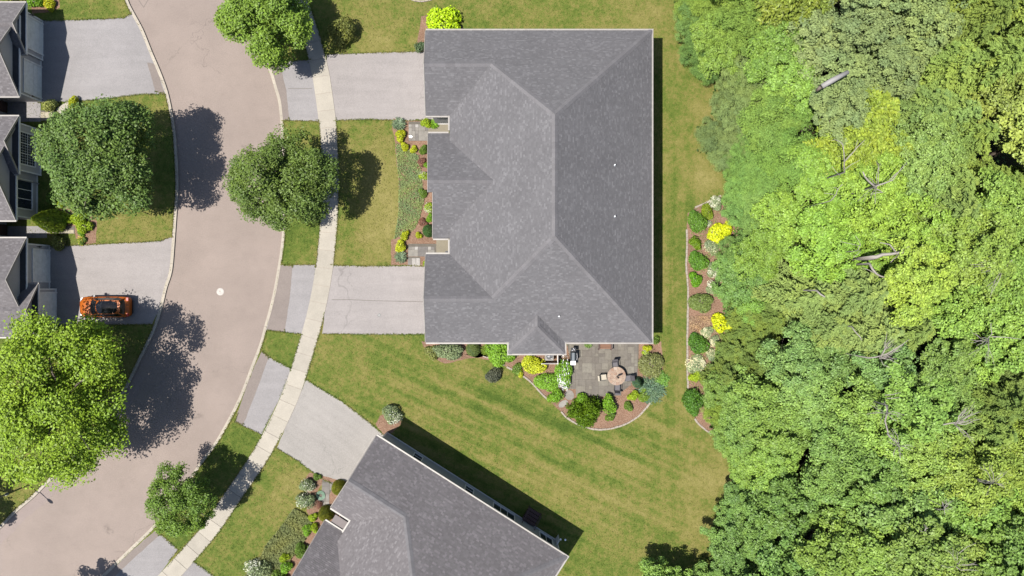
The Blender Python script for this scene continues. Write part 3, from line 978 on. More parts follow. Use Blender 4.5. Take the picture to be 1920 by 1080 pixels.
gable(92.6, 31.7, 123, 89, 78, 3.2, 4.55, 82)
tdoor(82, 48, 103)
gable(85, 56, 200, 82.5, 128, 3.5, 5.9, 79)
tdoor(79, 128, 184)
gable(85, 236, 338, 82.5, 286, 3.55, 5.1, 78.5)
gable(80, 252, 420, 78, 336, 3.55, 6.2, 72)
gable(99, 452, 600, 97, 526, 3.6, 5.9, 95)
tdoor(95, 471, 527)
gable(116, 533, 627, 113.5, 580, 3.3, 4.65, 107)
tdoor(107, 550, 604)
tlamp(57, 27, 2.6); tlamp(70, 462.5, 2.6); tlamp(57, 180, 2.6)
def twin(xwall, ya, yb, z0, z1, panes):
    a, b = G(xwall, ya), G(xwall, yb)
    window(tw, a.x-tw.location.x, (a.y+b.y)/2-tw.location.y, z0, a.y-b.y, z1-z0, 'e', panes, 0.11)
twin(78.5, 260, 316, 1.0, 2.85, (3, 2))
twin(72, 344, 395, 0.95, 2.9, (3, 1))
# small muntins in the upper bay window come from a second, finer set
w_ = G(78.5, 0).x+0.05
mm = MB()
for k in range(1, 12):
    if k % 4 == 0: continue
    y_ = G(0, 316).y + (G(0, 260).y-G(0, 316).y)*k/12
    mm.box((w_-0.02, y_-0.009, 1.0), (w_-0.012, y_+0.009, 2.85))
for k in range(1, 6):
    if k == 3: continue
    z_ = 1.0+1.85*k/6
    mm.box((w_-0.018, G(0, 316).y, z_-0.009), (w_-0.011, G(0, 260).y, z_+0.009))
tbuild(mm, 'window_grille', M['white'])
# body behind the gables
bx0, bx1 = G(-330, 0).x, G(14, 0).x
tbuild(MB().box((bx0, G(0, 630).y, 0), (bx1, G(0, 50).y, 3.4)), 'wall', M['siding_taupe'])
for yc in (203, 432):
    d = tbuild(MB().box((bx1, G(0, yc).y-0.5, 0.15), (bx1+0.06, G(0, yc).y+0.5, 2.25)), 'front_door', M['dark_wood'])
    tbuild(MB().box((bx1+0.06, G(0, yc).y-0.4, 1.1), (bx1+0.1, G(0, yc).y-0.34, 1.25)), 'handle', M['steel'], d)
xm = G(-150, 0).x; yt, yb_ = G(0, 30).y, G(0, 650).y; xe_ = G(24, 0).x; xw2 = G(-340, 0).x
rise = (xe_-xm)
tplanes.append(Plane([(xe_, yb_), (xe_, yt), (xm, yt-rise), (xm, yb_+rise)], (-1, 0), (xe_, 0), 3.45, 0.5))
tplanes.append(Plane([(xw2, yb_), (xw2, yt), (xm, yt-rise), (xm, yb_+rise)], (1, 0), (xw2, 0), 3.45, 0.5*(xe_-xm)/(xm-xw2)))
t_b = MB(); roof_body(tplanes, t_b, 0.14); tbuild(t_b, 'roof', M['shingle_base'])
t_s = MB(); shingles(tplanes, t_s); o = tbuild(t_s, 'roof_shingles', M['shingle_pale']); o['kind'] = 'stuff'
# downspout at the bay
dp = G(76, 345)
tbuild(MB().bar((dp.x, dp.y, 3.4), (dp.x+0.001, dp.y, 0.15), 0.09, 0.07), 'downspout', M['fascia'])

# ------------------------------------------------------------------ paving: patio, walks, porches
def rect_pack(w, h, mod, sizes):
    """random ashlar pattern: list of (x, y, w, h)"""
    nx, ny = int(w/mod), int(h/mod)
    used = [[False]*ny for _ in range(nx)]
    out = []
    for j in range(ny):
        for i in range(nx):
            if used[i][j]: continue
            for a, b in random.sample(sizes, len(sizes)) + [(1, 1)]:
                if i+a <= nx and j+b <= ny and all(not used[i+p][j+q] for p in range(a) for q in range(b)):
                    for p in range(a):
                        for q in range(b): used[i+p][j+q] = True
                    out.append((i*mod, j*mod, a*mod, b*mod)); break
    return out

def inside(x, y, poly):
    c = False; n = len(poly)
    for i in range(n):
        x1, y1_ = poly[i]; x2, y2_ = poly[(i+1) % n]
        if (y1_ > y) != (y2_ > y) and x < (x2-x1)*(y-y1_)/(y2_-y1_)+x1: c = not c
    return c

def paving(name, piece, mat, x0, y0, x1, y1, z, mod, sizes, mask=None, basemat=None, gap=0.016):
    a, b = P(x0, y1, z), P(x1, y0, z)
    root = empty(name, (a.x, a.y, z)); tag(root, kind='structure')
    if mask:
        mq = g2(mask, z); q = mq
    else:
        mq = None; q = [(a.x, a.y), (b.x, a.y), (b.x, b.y), (a.x, b.y)]
    MB().prism(q, z-0.1, z-0.012).build('sand_joint', basemat or M['edging'], root)
    for x, y, w, h in rect_pack(b.x-a.x+0.01, b.y-a.y+0.01, mod, sizes):
        cx, cy = a.x+x+w/2, a.y+y+h/2
        if mq and not inside(cx, cy, mq): continue
        dz = random.uniform(-0.006, 0.006)
        j = lambda: random.uniform(0, gap*0.6)
        pts = [(a.x+x+gap/2+j(), a.y+y+gap/2+j()), (a.x+x+w-gap/2-j(), a.y+y+gap/2+j()), (a.x+x+w-gap/2-j(), a.y+y+h-gap/2-j()), (a.x+x+gap/2+j(), a.y+y+h-gap/2-j())]
        MB().prism(pts, z-0.05, z+dz).build(piece, mat, root)
    return root
SZ = [(2,2),(2,3),(3,2),(1,2),(2,1),(3,3),(2,2),(1,1)]
jm = flat('joint_sand', rgb(138, 130, 118, A), 0.95)
paving('patio', 'paver', M['paver'], 1061, 634, 1198, 742, 0.14, 0.305, SZ,
       [(1061,634),(1198,634),(1197,680),(1195,700),(1186,712),(1178,726),(1155,742),(1120,744),(1090,736),(1072,724),(1072,690),(1066,660)], jm)
# two stepping stones leading off the patio
def flagstone(px, py, rx, ry, rot=0.0, mat=None, z=0.13, name='stepping_stone', label=None, par=None):
    c = P(px, py, z)
    pts = []
    for k in range(9):
        a_ = 2*math.pi*k/9; r_ = random.uniform(0.88, 1.08)
        x, y = rx/20*r_*math.cos(a_), ry/20*r_*math.sin(a_)
        pts.append((c.x+x*math.cos(rot)-y*math.sin(rot), c.y+x*math.sin(rot)+y*math.cos(rot)))
    o = MB().prism(pts, z-0.08, z).build(name, mat or M['flag'], None, (0,0,0))
    return tag(o, label, 'stepping stone', 'stepping stones off the patio')
flagstone(1068, 741, 9, 10, 0.3, label='upper grey stepping stone just off the patio corner')
flagstone(1056, 757, 10, 6, 0.5, label='lower grey stepping stone by the lawn edging')

paving('stone_walk', 'flagstone', M['flag'], 766, 228, 805, 264, 0.13, 0.31, SZ, None, jm)
sheet('porch_slab', [(803,224),(842,224),(842,252),(803,252)], 0.15, M['porch'], 0.2)
paving('stone_walk', 'flagstone', M['flag'], 765, 457, 818, 481, 0.13, 0.31, [(2,2),(2,3),(3,3),(3,2)], None, jm)
paving('stone_walk', 'flagstone', M['flag'], 764.5, 481.5, 788, 499, 0.13, 0.38, [(2,2),(1,2)], None, jm)
sheet('porch_slab', [(818,447),(843,447),(843,481),(818,481)], 0.15, M['porch'], 0.2)
o = MB().box((P(835,0,0.16).x, P(0,478.5,0.16).y, 0.152), (P(840,0,0.16).x, P(0,470.5,0.16).y, 0.172)).build('doormat', M['dark_metal']); tag(o, 'small black doormat on the grey stone porch', 'doormat')
o = MB().prism(g2([(766,254),(771,253),(774,256),(772,259),(767,258)], 0.2), 0.132, 0.2).build('garden_stone', M['white']); tag(o, 'white stone lying on the flagstones by the upper front walk', 'stone')
paving('stone_walk', 'flagstone', M['flag_pale'], 88, 424, 140, 438, 0.13, 0.36, [(2,2),(2,1),(1,2)], None, jm)
paving('stone_walk', 'flagstone', M['flag_pale'], 76, 207, 104, 226, 0.13, 0.4, [(2,2),(1,2)], None, jm)
sheet('porch_slab', [(14,190),(76,190),(76,228),(14,228)], 0.125, M['drive_cool'], 0.1)
sheet('porch_slab', [(14,424),(88,424),(88,446),(14,446)], 0.125, M['drive_cool'], 0.1)
sheet('front_walk', [(104,204),(127,190),(140,196),(112,214)], 0.128, M['sidewalk'], 0.1)
# walk of the second house
pv = [(604,899),(622,905),(622,918),(612,940),(625,955),(618,960),(596,938),(604,915)]
paving('stone_walk', 'flagstone', M['flag'], 596, 899, 626, 962, 0.13, 0.36, [(2,2),(2,1),(1,2)], pv, jm)
# notch of house two: dark porch deck with a step
pd = MB()
q = [H2(xw+0.5, be-0.05), H2(xW+0.35, be-0.05), H2(xW+0.35, 13.7), H2(xw+0.5, 13.7)]
pd.prism([(v.x, v.y) for v in q], 0.1, 0.35)
o = pd.build('porch_slab', M['dark_wood']); tag(o, kind='structure')
q = [H2(xw+0.65, 14.55, 3.72), H2(xW+0.1, 14.55, 3.72), H2(xW+0.1, 13.5, 3.68), H2(xw+0.65, 13.5, 3.68)]
aw = empty('porch_canopy', H2(xw+1.5, 14, 0.35)); tag(aw, 'brown porch canopy tucked in the corner of the angled house', 'canopy')
MB().add([*q, *[v-Vector((0,0,0.1)) for v in q]], [(0,1,2,3),(7,6,5,4),(0,4,5,1),(1,5,6,2),(2,6,7,3),(3,7,4,0)]).build('canopy_roof', flat('brown_canopy', rgb(122, 104, 104, A), 0.6), aw)
for v in (q[0], q[3]):
    c_ = v + (q[1]-q[0]).normalized()*0.15
    MB().box((c_.x-0.05, c_.y-0.05, 0.36), (c_.x+0.05, c_.y+0.05, v.z-0.1)).build('canopy_post', M['dark_wood'], aw)

# stone edgings
def edging(pts, w=0.16, z=0.2, label=None):
    pl = smooth([P(x, y, z).to_2d() for x, y in pts], 5)
    mb = MB(); acc = 0; prev = pl[0]
    # resample into short blocks
    dense = []
    for a, b in zip(pl, pl[1:]):
        k = max(1, int((b-a).length/0.05))
        dense += [a+(b-a)*(i/k) for i in range(k)]
    dense.append(pl[-1])
    step = 7
    for i in range(0, len(dense)-step, step):
        a, b = dense[i], dense[i+step]
        d = (b-a).normalized(); n = Vector((-d.y, d.x))*(w/2*random.uniform(0.85, 1.1))
        a2 = a+d*0.01; b2 = b-d*0.01
        j = Vector((-d.y, d.x))*random.uniform(-0.015, 0.015)
        mb.prism([tuple(a2-n+j), tuple(b2-n+j), tuple(b2+n+j), tuple(a2+n+j)], 0.05, z+random.uniform(-0.02, 0.015))
    o = mb.build('edging_stones', M['edging'])
    tag(o, kind='stuff')
    return o
edging([(950,688),(972,700),(990,712),(1005,727),(1018,741),(1032,754)])
edging([(1052,772),(1062,783),(1075,791),(1097,801),(1127,806),(1160,800),(1190,786),(1210,767),(1222,751)])
edging([(905,668),(930,676),(950,688)], 0.12)
edging([(1288,430),(1288,470),(1287,500),(1290,535),(1290,580),(1289,620),(1289,665),(1290,735)])
edging([(1303,389),(1328,378),(1353,366)])
edging([(1303,785),(1310,795),(1320,804),(1335,814)])
edging([(771,-2),(785,2),(800,1),(815,-4)])

# ------------------------------------------------------------------ foliage meshes
def unit(v):
    return v/np.maximum(np.linalg.norm(v, axis=1, keepdims=True), 1e-9)

def leaf_mesh(name, C, Nn, L, Wd, clump, mat, D=None):
    n = len(C)
    Nn = unit(Nn)
    r = rng.normal(size=(n, 3)) if D is None else D + rng.normal(size=(n, 3))*0.25
    T = unit(r - (r*Nn).sum(1, keepdims=True)*Nn)
    Bv = np.cross(Nn, T)
    L = np.broadcast_to(np.asarray(L, float).reshape(-1, 1), (n, 1)); Wd = np.broadcast_to(np.asarray(Wd, float).reshape(-1, 1), (n, 1))
    V = np.empty((n, 4, 3), np.float32)
    fold = Nn*L*0.10
    V[:, 0] = C - T*L*0.5; V[:, 1] = C + Bv*Wd*0.5 + fold + T*L*0.06; V[:, 2] = C + T*L*0.5; V[:, 3] = C - Bv*Wd*0.5 + fold + T*L*0.06
    me = bpy.data.meshes.new(name)
    me.vertices.add(n*4); me.vertices.foreach_set('co', V.reshape(-1))
    me.loops.add(n*4); me.loops.foreach_set('vertex_index', np.arange(n*4, dtype=np.int32))
    me.polygons.add(n)
    me.polygons.foreach_set('loop_start', np.arange(0, n*4, 4, dtype=np.int32))
    at = me.attributes.new('clump', 'FLOAT', 'POINT')
    at.data.foreach_set('value', np.repeat(np.asarray(clump, np.float32), 4))
    me.materials.append(mat)
    me.update(calc_edges=True)
    return me

def rand_dir(n, lo=-1.0, hi=1.0):
    c = rng.uniform(lo, hi, n); a = rng.uniform(0, 2*np.pi, n); s = np.sqrt(1-c*c)
    return np.stack([s*np.cos(a), s*np.sin(a), c], 1)

def broad_crown(name, R=3.2, Hh=4.2, zc=4.6, nc=120, nl=95, leaf=0.2, rc=0.62, mat=None, gap=0.2, aspect=0.62, irr=0.8):
    """rounded crown of leaf clumps on an uneven shell"""
    nlb = 23
    i = np.arange(nlb) + rng.random(nlb)*0.5
    cz = 1.0 - 1.25*(i/nlb); az = i*2.39996 + rng.normal(size=nlb)*0.25
    sz = np.sqrt(np.maximum(0, 1-cz*cz))
    ld0 = np.stack([sz*np.cos(az), sz*np.sin(az), cz], 1)
    lrad = rng.uniform(0.52, 0.78, nlb)
    lr = rng.uniform(0.22, 0.35, nlb)
    nin = nc//3
    which = rng.integers(0, nlb, nc)
    d = rand_dir(nc)
    d = unit(d + ld0[which]*0.75 + np.array([0, 0, 0.25]))
    f = 1 - gap*rng.random(nc)**1.5
    a1, a2 = rng.uniform(0, 6.28, 2)
    ob = 1 + irr*(0.16*np.sin(2*az+a1) + 0.13*np.sin(3*az+a2))*np.minimum(1, sz*1.3)
    lrad = lrad*ob
    cu = ld0[which]*lrad[which][:, None] + d*(lr[which]*f)[:, None]
    cu[:nin] = rand_dir(nin)*rng.uniform(0.08, 0.70, (nin, 1))*np.array([1, 1, 0.55])
    cen = np.stack([cu[:, 0]*R, cu[:, 1]*R, zc + cu[:, 2]*Hh/2], 1)
    rr = rc*rng.uniform(0.65, 1.35, nc)
    ld = rand_dir(nc*nl)
    ld = unit(ld + np.repeat(d, nl, 0)*0.55 + np.array([0, 0, 0.35]))
    rad = np.repeat(rr, nl)[:, None]*(rng.random(nc*nl)**0.45)[:, None]
    C = np.repeat(cen, nl, 0) + ld*rad*np.array([1.05, 1.05, 0.72])
    Nn = ld*0.55 + np.array([0, 0, 0.75]) + rng.normal(size=C.shape)*0.42
    L = leaf*rng.uniform(0.7, 1.35, len(C))
    return leaf_mesh(name, C, Nn, L, L*aspect, np.repeat(0.5*rng.random(nlb)[which]+0.5*rng.random(nc), nl), mat or M['leaf'])

def feather_crown(name, R=2.6, Hh=9.0, z0=1.2, tiers=20, per=7, leaf=0.34, mat=None, droop=0.25, flatness=0.85, fine=0.34, dens=1.0):
    """tiers of feathery boughs round a leader"""
    Cs, Ds, Ns, Cl = [], [], [], []
    for k in range(tiers):
        f = k/(tiers-1)
        z = z0 + (Hh-z0)*f
        Lb = R*(1-f)**flatness + 0.35
        nb = max(3, int(per*(0.6+0.4*(1-f))))
        a0 = rng.uniform(0, 6.28)
        for b in range(nb):
            a = a0 + 2*np.pi*b/nb + rng.normal()*0.22
            L = Lb*rng.uniform(0.7, 1.12)
            up = rng.uniform(0.05, 0.4)
            cl = rng.random()
            n = max(6, int(L*16*dens))
            t = rng.random(n)**0.8
            side = rng.choice([-1, 1], n)
            o = rng.random(n)*0.42*L*(1-t*0.75)*fine/0.34
            dirx, diry = np.cos(a), np.sin(a)
            x = dirx*L*t - diry*side*o + dirx*o*0.5
            y = diry*L*t + dirx*side*o + diry*o*0.5
            zz = z + L*(up*t - (droop+up)*t*t) - o*0.22 + rng.normal(size=n)*0.06
            Cs.append(np.stack([x, y, zz], 1))
            D = np.stack([dirx*0.8 - diry*side*0.75, diry*0.8 + dirx*side*0.75, np.full(n, -0.25)], 1)
            Ds.append(D)
            Ns.append(np.stack([rng.normal(size=n)*0.35, rng.normal(size=n)*0.35, np.ones(n)], 1))
            Cl.append(np.full(n, cl))
    C = np.concatenate(Cs); L = leaf*rng.uniform(0.7, 1.4, len(C))
    return leaf_mesh(name, C, np.concatenate(Ns), L, L*0.34, np.concatenate(Cl), mat or M['leaf_soft'], np.concatenate(Ds))

def trunk_mesh(name, h, r, zc, R, limbs=6, mat=None):
    mb = MB()
    mb.tube([(0,0,-0.1),(0.05,0,h*0.4),(0.02,0.06,h*0.75),(0,0,h)], [r*1.3, r, r*0.7, r*0.25], 7)
    for i in range(limbs):
        a = 2*math.pi*i/limbs + random.uniform(-0.3, 0.3)
        z = h*random.uniform(0.35, 0.75)
        l = R*random.uniform(0.55, 0.8)
        mb.tube([(0.03,0.03,z),(math.cos(a)*l*0.5, math.sin(a)*l*0.5, z+l*0.4),(math.cos(a)*l, math.sin(a)*l, z+l*0.55)], [r*0.45, r*0.28, r*0.1], 5)
    return mb.mesh(name, mat or M['bark'], (0,0,0), True)

def dome(name, n=1700, leaf=0.17, mat=None, low=-0.15, lump=0.14, aspect=0.55, up=0.5):
    """bush of unit radius and unit height"""
    d = rand_dir(n, low, 1.0)
    k = 15
    lc = rand_dir(k, 0.0, 1.0)
    prox = (d @ lc.T)
    near = prox.max(1); which = prox.argmax(1)
    r = np.clip(0.86 + lump*(near-0.9)*7, 0.45, 1.05) * (1 - 0.32*rng.random(n)**2)
    C = d*r[:, None]
    C[:, 2] = np.maximum(C[:, 2], 0.02)
    Nn = d*0.7 + np.array([0, 0, up]) + rng.normal(size=C.shape)*0.38
    L = leaf*rng.uniform(0.7, 1.35, n)
    return leaf_mesh(name, C, Nn, L, L*aspect, rng.random(k)[which], mat or M['leaf'])

def bush_lobes(name, n=1900, leaf=0.17, k=7, mat=None, aspect=0.55):
    ang = rng.uniform(0, 6.28, k); rho = rng.uniform(0.2, 0.62, k); rho[0] = 0.05
    cr = rng.uniform(0.32, 0.52, k); cr[0] = 0.58
    cz = rng.uniform(0.15, 0.45, k); cz[0] = 0.42
    w = rng.integers(0, k, n)
    d = rand_dir(n, -0.3, 1.0)
    rr = cr[w]*(1-0.3*rng.random(n)**2)
    # a few stray shoots
    st = rng.random(n) < 0.05
    rr = np.where(st, rr*1.25, rr)
    C = np.stack([rho[w]*np.cos(ang[w])+d[:, 0]*rr, rho[w]*np.sin(ang[w])+d[:, 1]*rr, np.maximum(0.02, cz[w]+d[:, 2]*rr*0.95)], 1)
    Nn = d*0.6 + np.array([0, 0, 0.5]) + rng.normal(size=C.shape)*0.45
    L = leaf*rng.uniform(0.6, 1.4, n)
    return leaf_mesh(name, C, Nn, L, L*aspect, 0.6*rng.random(k)[w]+0.4*rng.random(n), mat or M['leaf'])

def blades(name, n=260, mat=None):
    """tuft of arching strap leaves, unit radius"""
    Cs, Ns, Ds, Ls = [], [], [], []
    for i in range(n):
        a = rng.uniform(0, 6.28); l = rng.uniform(0.5, 1.0); e = rng.uniform(0.3, 1.3)
        for t in (0.25, 0.55, 0.85):
            r = l*t; z = e*t*(1.25-t)*1.5
            Cs.append((math.cos(a)*r, math.sin(a)*r, z+0.02)); Ds.append((math.cos(a), math.sin(a), e*(1.25-2*t)))
            Ns.append((-math.cos(a)*0.4, -math.sin(a)*0.4, 1)); Ls.append(l*0.42)
    Ls = np.array(Ls)
    return leaf_mesh(name, np.array(Cs), np.array(Ns), Ls, Ls*0.22, np.repeat(rng.random(n), 3), mat or M['leaf'], np.array(Ds)*3)

def core_mesh(name):
    mb = MB().lathe((0,0,0), [(0.3, -0.02), (0.68, 0.15), (0.72, 0.4), (0.5, 0.68), (0.1, 0.8)], 10)
    return mb

def carpet(pts_px, n, leaf, z0, z1, mat, name, col, label=None, z=ZL, holes=None):
    q = g2(pts_px, z)
    xs = [p[0] for p in q]; ys = [p[1] for p in q]
    C = []
    while len(C) < n:
        x = random.uniform(min(xs), max(xs)); y = random.uniform(min(ys), max(ys))
        if inside(x, y, q): C.append((x, y, random.uniform(z0, z1)))
    C = np.array(C)
    Nn = np.array([0, 0, 1.0]) + rng.normal(size=C.shape)*0.45
    L = leaf*rng.uniform(0.6, 1.4, len(C))
    cl = 0.5+0.5*np.sin(C[:, 0]*2.1+np.sin(C[:, 1]*1.7)*1.5)*np.sin(C[:, 1]*1.9)
    o = link(name, leaf_mesh(name, C, Nn, L, L*0.6, cl, mat))
    o.color = col
    tag(o, label, kind='stuff')
    return o

FA = 0.46
def fol(r, g, b, f=FA):
    gg = lin(g)*f*1.04
    return (min(lin(r)*f*1.26, gg*0.9), gg, lin(b)*f*1.25, 1.0)

# --------------- low planting
carpet([(742,268),(760,276),(785,292),(792,337),(795,375),(787,410),(777,430),(765,438),(739,448),(744,420),(747,400),(748,340),(743,290)], 6000, 0.13, 0.12, 0.24, M['leaf_soft'], 'ground_cover', fol(116, 142, 84, 0.66))
carpet([(552,952),(572,962),(590,985),(570,1015),(545,1050),(520,1080),(500,1100),(440,1100),(462,1075),(487,1048),(500,1020),(525,990)], 9000, 0.15, 0.14, 0.36, M['leaf_soft'], 'ground_cover', fol(118, 130, 74, 0.64))
carpet([(1292,592),(1340,592),(1342,625),(1330,640),(1310,625),(1293,618)], 900, 0.13, 0.12, 0.3, M['leaf_soft'], 'ground_cover', (0.26, 0.18, 0.11, 1))

carpet([(1345,372),(1400,372),(1400,800),(1330,800),(1328,770),(1340,720),(1350,660),(1356,600),(1352,540),(1356,490),(1372,450),(1376,420),(1358,395)], 5200, 0.22, 0.13, 0.6, M['leaf_soft'], 'weeds', fol(108, 152, 66, 0.46))
carpet([(1292,660),(1345,660),(1340,735),(1292,735)], 420, 0.14, 0.12, 0.3, M['leaf_soft'], 'weeds', fol(150, 170, 90, 0.46))
carpet([(1295,395),(1350,372),(1350,480),(1320,520),(1292,540)], 500, 0.14, 0.12, 0.3, M['leaf_soft'], 'weeds', fol(130, 160, 80, 0.46))
def ins_np(X, Y, poly):
    c = np.zeros(len(X), bool); n = len(poly)
    for i in range(n):
        x1, y1_ = poly[i]; x2, y2_ = poly[(i+1) % n]
        if y1_ == y2_: continue
        cond = ((y1_ > Y) != (y2_ > Y)) & (X < (x2-x1)*(Y-y1_)/(y2_-y1_)+x1)
        c ^= cond
    return c
SWP = [tuple(p) for p in offset(sw_c, HWID)[::6]] + [tuple(p) for p in reversed(offset(sw_c, -HWID)[::6])]
HARD = [g2(p, ZL) for p in PAVED] + [SWP, road_poly] 
def blades_on(name, X, Y, z, ln):
    n = len(X)
    C = np.stack([X, Y, z+rng.random(n)*0.03], 1)
    Nn = np.array([0, 0, 0.8]) + rng.normal(size=C.shape)*0.6
    L = ln*rng.uniform(0.6, 1.4, n)
    o = link(name, leaf_mesh(name, C, Nn, L, L*0.35, rng.random(n), M['lawn_blade'])); tag(o, kind='stuff')
    return o
n_ = 170000
X = rng.uniform(-49, 21, n_); Y = rng.uniform(-28, 28, n_)
ok = np.ones(n_, bool)
kx = 1-0.1/H
for p in HARD + [g2(b_, ZL) for b_ in BEDS]: ok &= ~ins_np(X, Y, p)
fx = np.array([[y, x] for y, x in FE])
ok &= (960+X/kx*20) < np.interp(540-Y/kx*20, fx[:, 0], fx[:, 1]) + 20
blades_on('grass', X[ok], Y[ok], ZL+0.02, 0.10)
# grass leaning over the edges of the paving
ex, ey_ = [], []
for p in [g2(q, ZL) for q in PAVED] + [SWP, [tuple(v) for v in offset(KLw, 0.17 if offset(KLw, 1)[20].x < KLw[20].x else -0.17)] + [(-200, -200)], [tuple(v) for v in offset(KRw, 0.17 if offset(KRw, 1)[20].x > KRw[20].x else -0.17)] + [(200, -200)]]:
    for a_, b_ in zip(p, p[1:]):
        d_ = math.hypot(b_[0]-a_[0], b_[1]-a_[1])
        if d_ > 30: continue
        m_ = int(d_*55)
        t_ = rng.random(m_)
        ex.append(a_[0]+(b_[0]-a_[0])*t_+rng.normal(size=m_)*0.045); ey_.append(a_[1]+(b_[1]-a_[1])*t_+rng.normal(size=m_)*0.045)
ex = np.concatenate(ex); ey_ = np.concatenate(ey_)
# keep only blades with lawn close by
HARD += [[tuple(v) for v in offset(k_, 0.3)] + [tuple(v) for v in reversed(offset(k_, -0.3))] for k_ in (KLw, KRw)]
keep = np.zeros(len(ex), bool)
for dx_, dy_ in ((0.3, 0), (-0.3, 0), (0, 0.3), (0, -0.3)):
    free = np.ones(len(ex), bool)
    for p in HARD: free &= ~ins_np(ex+dx_, ey_+dy_, p)
    keep |= free
blades_on('grass_fringe', ex[keep], ey_[keep], ZL+0.045, 0.12)
# --------------- bushes
DOME = [bush_lobes('bush_lobes', 2000, 0.17, 6), bush_lobes('bush_lobes', 2200, 0.16, 8), bush_lobes('bush_lobes', 1900, 0.18, 7), bush_lobes('bush_lobes', 2000, 0.17, 9)]
DOME_BIG = [bush_lobes('big_bush_lobes', 5600, 0.11, 12), bush_lobes('big_bush_lobes', 5200, 0.115, 10), bush_lobes('big_bush_lobes', 5400, 0.11, 14)]
TOPIARY = dome('clipped_dome', 5200, 0.07, M['leaf_soft'], -0.05, 0.0, 0.6, 0.2)
SPIKY = feather_crown('spreading_sprays', 1.0, 0.9, 0.15, 9, 9, 0.22, M['leaf'], 0.1, 0.5, 0.45, 2.2)
TUFT = blades('strap_tuft')
FLOWER = bush_lobes('blossom_lobes', 420, 0.11, 9, M['petal'], 0.8)
FLOWER2 = bush_lobes('dense_blossom_lobes', 1000, 0.13, 10, M['petal'], 0.8)
CORE = core_mesh('stems').mesh('stems', M['bark'])
CONE = None

def cone_mesh(name, n=3600, leaf=0.12):
    t = rng.random(n)**0.7; a = rng.uniform(0, 6.28, n)
    z = 1-t; r = (t**0.75)*(0.85+0.2*rng.random(n))*(1-0.25*(t > 0.88))
    C = np.stack([r*np.cos(a), r*np.sin(a), z+0.03], 1)
    Nn = np.stack([np.cos(a), np.sin(a), np.full(n, 0.7)], 1) + rng.normal(size=(n, 3))*0.35
    L = leaf*rng.uniform(0.7, 1.3, n)
    return leaf_mesh(name, C, Nn, L, L*0.5, 0.5+0.5*np.sin(a*5), M['leaf_soft'])
CONE = cone_mesh('cone_foliage')

KINDS = {'dome': DOME, 'big': DOME_BIG, 'topiary': [TOPIARY], 'spray': [SPIKY], 'tuft': [TUFT], 'cone': [CONE]}
def bush(kind, px, py, r, h, col, label, cat='shrub', name='shrub', group=None, blossom=None, ry=None, fm=None, zb=ZL+0.005):
    """px, py: where the photo shows the middle of the bush; r in picture units; h metres"""
    c = P(px, py, h*0.5); c.z = zb
    k = (H-h*0.5)/H
    rx = r/20*k; ry_ = (ry or r)/20*k
    root = empty(name, c, 0)
    tag(root, label, cat, group)
    ms = KINDS[kind]
    f = link('foliage', ms[random.randrange(len(ms))], root)
    f.scale = (rx*1.1, ry_*1.1, h*1.05); f.color = col
    if ry is None: f.rotation_euler.z = random.uniform(0, 6.28)
    if kind not in ('tuft', 'spray'):
        s = link('stems', CORE, root); s.scale = (rx*0.7, ry_*0.7, h*0.75)
    if blossom:
        b = link('blossoms', fm or FLOWER, root)
        b.scale = (rx/0.9, ry_/0.9, h*1.04); b.color = blossom
        b.rotation_euler.z = random.uniform(0, 6.28) if ry is None else 0
    return root

YG = fol(190, 205, 40, 0.5); LIME = fol(150, 190, 40, 0.5); GRN = fol(104, 145, 52, 0.5); DKG = fol(70, 118, 48, 0.5); BRG = fol(118, 175, 45, 0.5)
SAGE = fol(130, 158, 105, 0.5); OLV = fol(125, 138, 66, 0.5); BLU = fol(114, 146, 104, 0.5); YEL = fol(215, 205, 45, 0.55); NEON = fol(226, 226, 34, 0.52); RED = (0.15, 0.072, 0.05, 1); GOLD = fol(150, 150, 45, 0.5)
WHT = (0.44, 0.45, 0.36, 1); CRM = (0.46, 0.44, 0.29, 1)

# front bed of the grey house
bush('tuft', 748, 233, 13, 0.6, BLU, 'blue-green spiky clump beside the upper front walk', 'plant', 'garden_plant')
bush('dome', 751, 254, 11.5, 0.8, YG, 'yellow-green round shrub below the blue spiky clump at the upper walk')
bush('dome', 759, 275, 8.5, 0.6, YG, 'small yellow-green shrub at the top tip of the blue-green ground cover')
bush('dome', 777, 281, 8, 0.55, YG, 'small yellow shrub on mulch left of the dark green ball by the upper walk')
bush('dome', 794, 281, 9, 0.8, GRN, 'dark green ball shrub against the house below the upper walk')
bush('dome', 789, 303, 9, 0.5, RED, 'reddish-brown leafy plant beside the top of the ground cover', 'plant', 'garden_plant')
bush('dome', 800, 309, 6, 0.5, BRG, 'small bright green plant squeezed between red plant and house wall', 'plant', 'garden_plant')
bush('dome', 795, 330, 9, 0.6, LIME, 'pale-flowered green shrub halfway along the house front, upper one', blossom=WHT)
bush('dome', 793, 362, 9, 0.6, GRN, 'mid-green shrub halfway along the house front between two pale-flowered ones')
bush('dome', 802, 389, 10, 0.6, LIME, 'pale-flowered green shrub halfway along the house front, lower one', blossom=WHT)
bush('dome', 806, 409, 8, 0.6, BRG, 'bright green plant against the house above the cone-shaped evergreen', 'plant', 'garden_plant')
bush('dome', 793, 417, 9, 0.5, RED, 'reddish-brown leafy plant beside the cone-shaped evergreen', 'plant', 'garden_plant')
bush('topiary', 803, 432, 13, 1.6, fol(88, 138, 72, 0.5), 'smooth dark green clipped evergreen at the house corner by the lower walk')
bush('dome', 760, 441, 9, 0.65, YG, 'round yellow-green shrub at the lower tip of the ground cover')
bush('dome', 784, 442, 7, 0.55, YG, 'smallest yellow-green shrub, between the lower tip of the ground cover and evergreen')
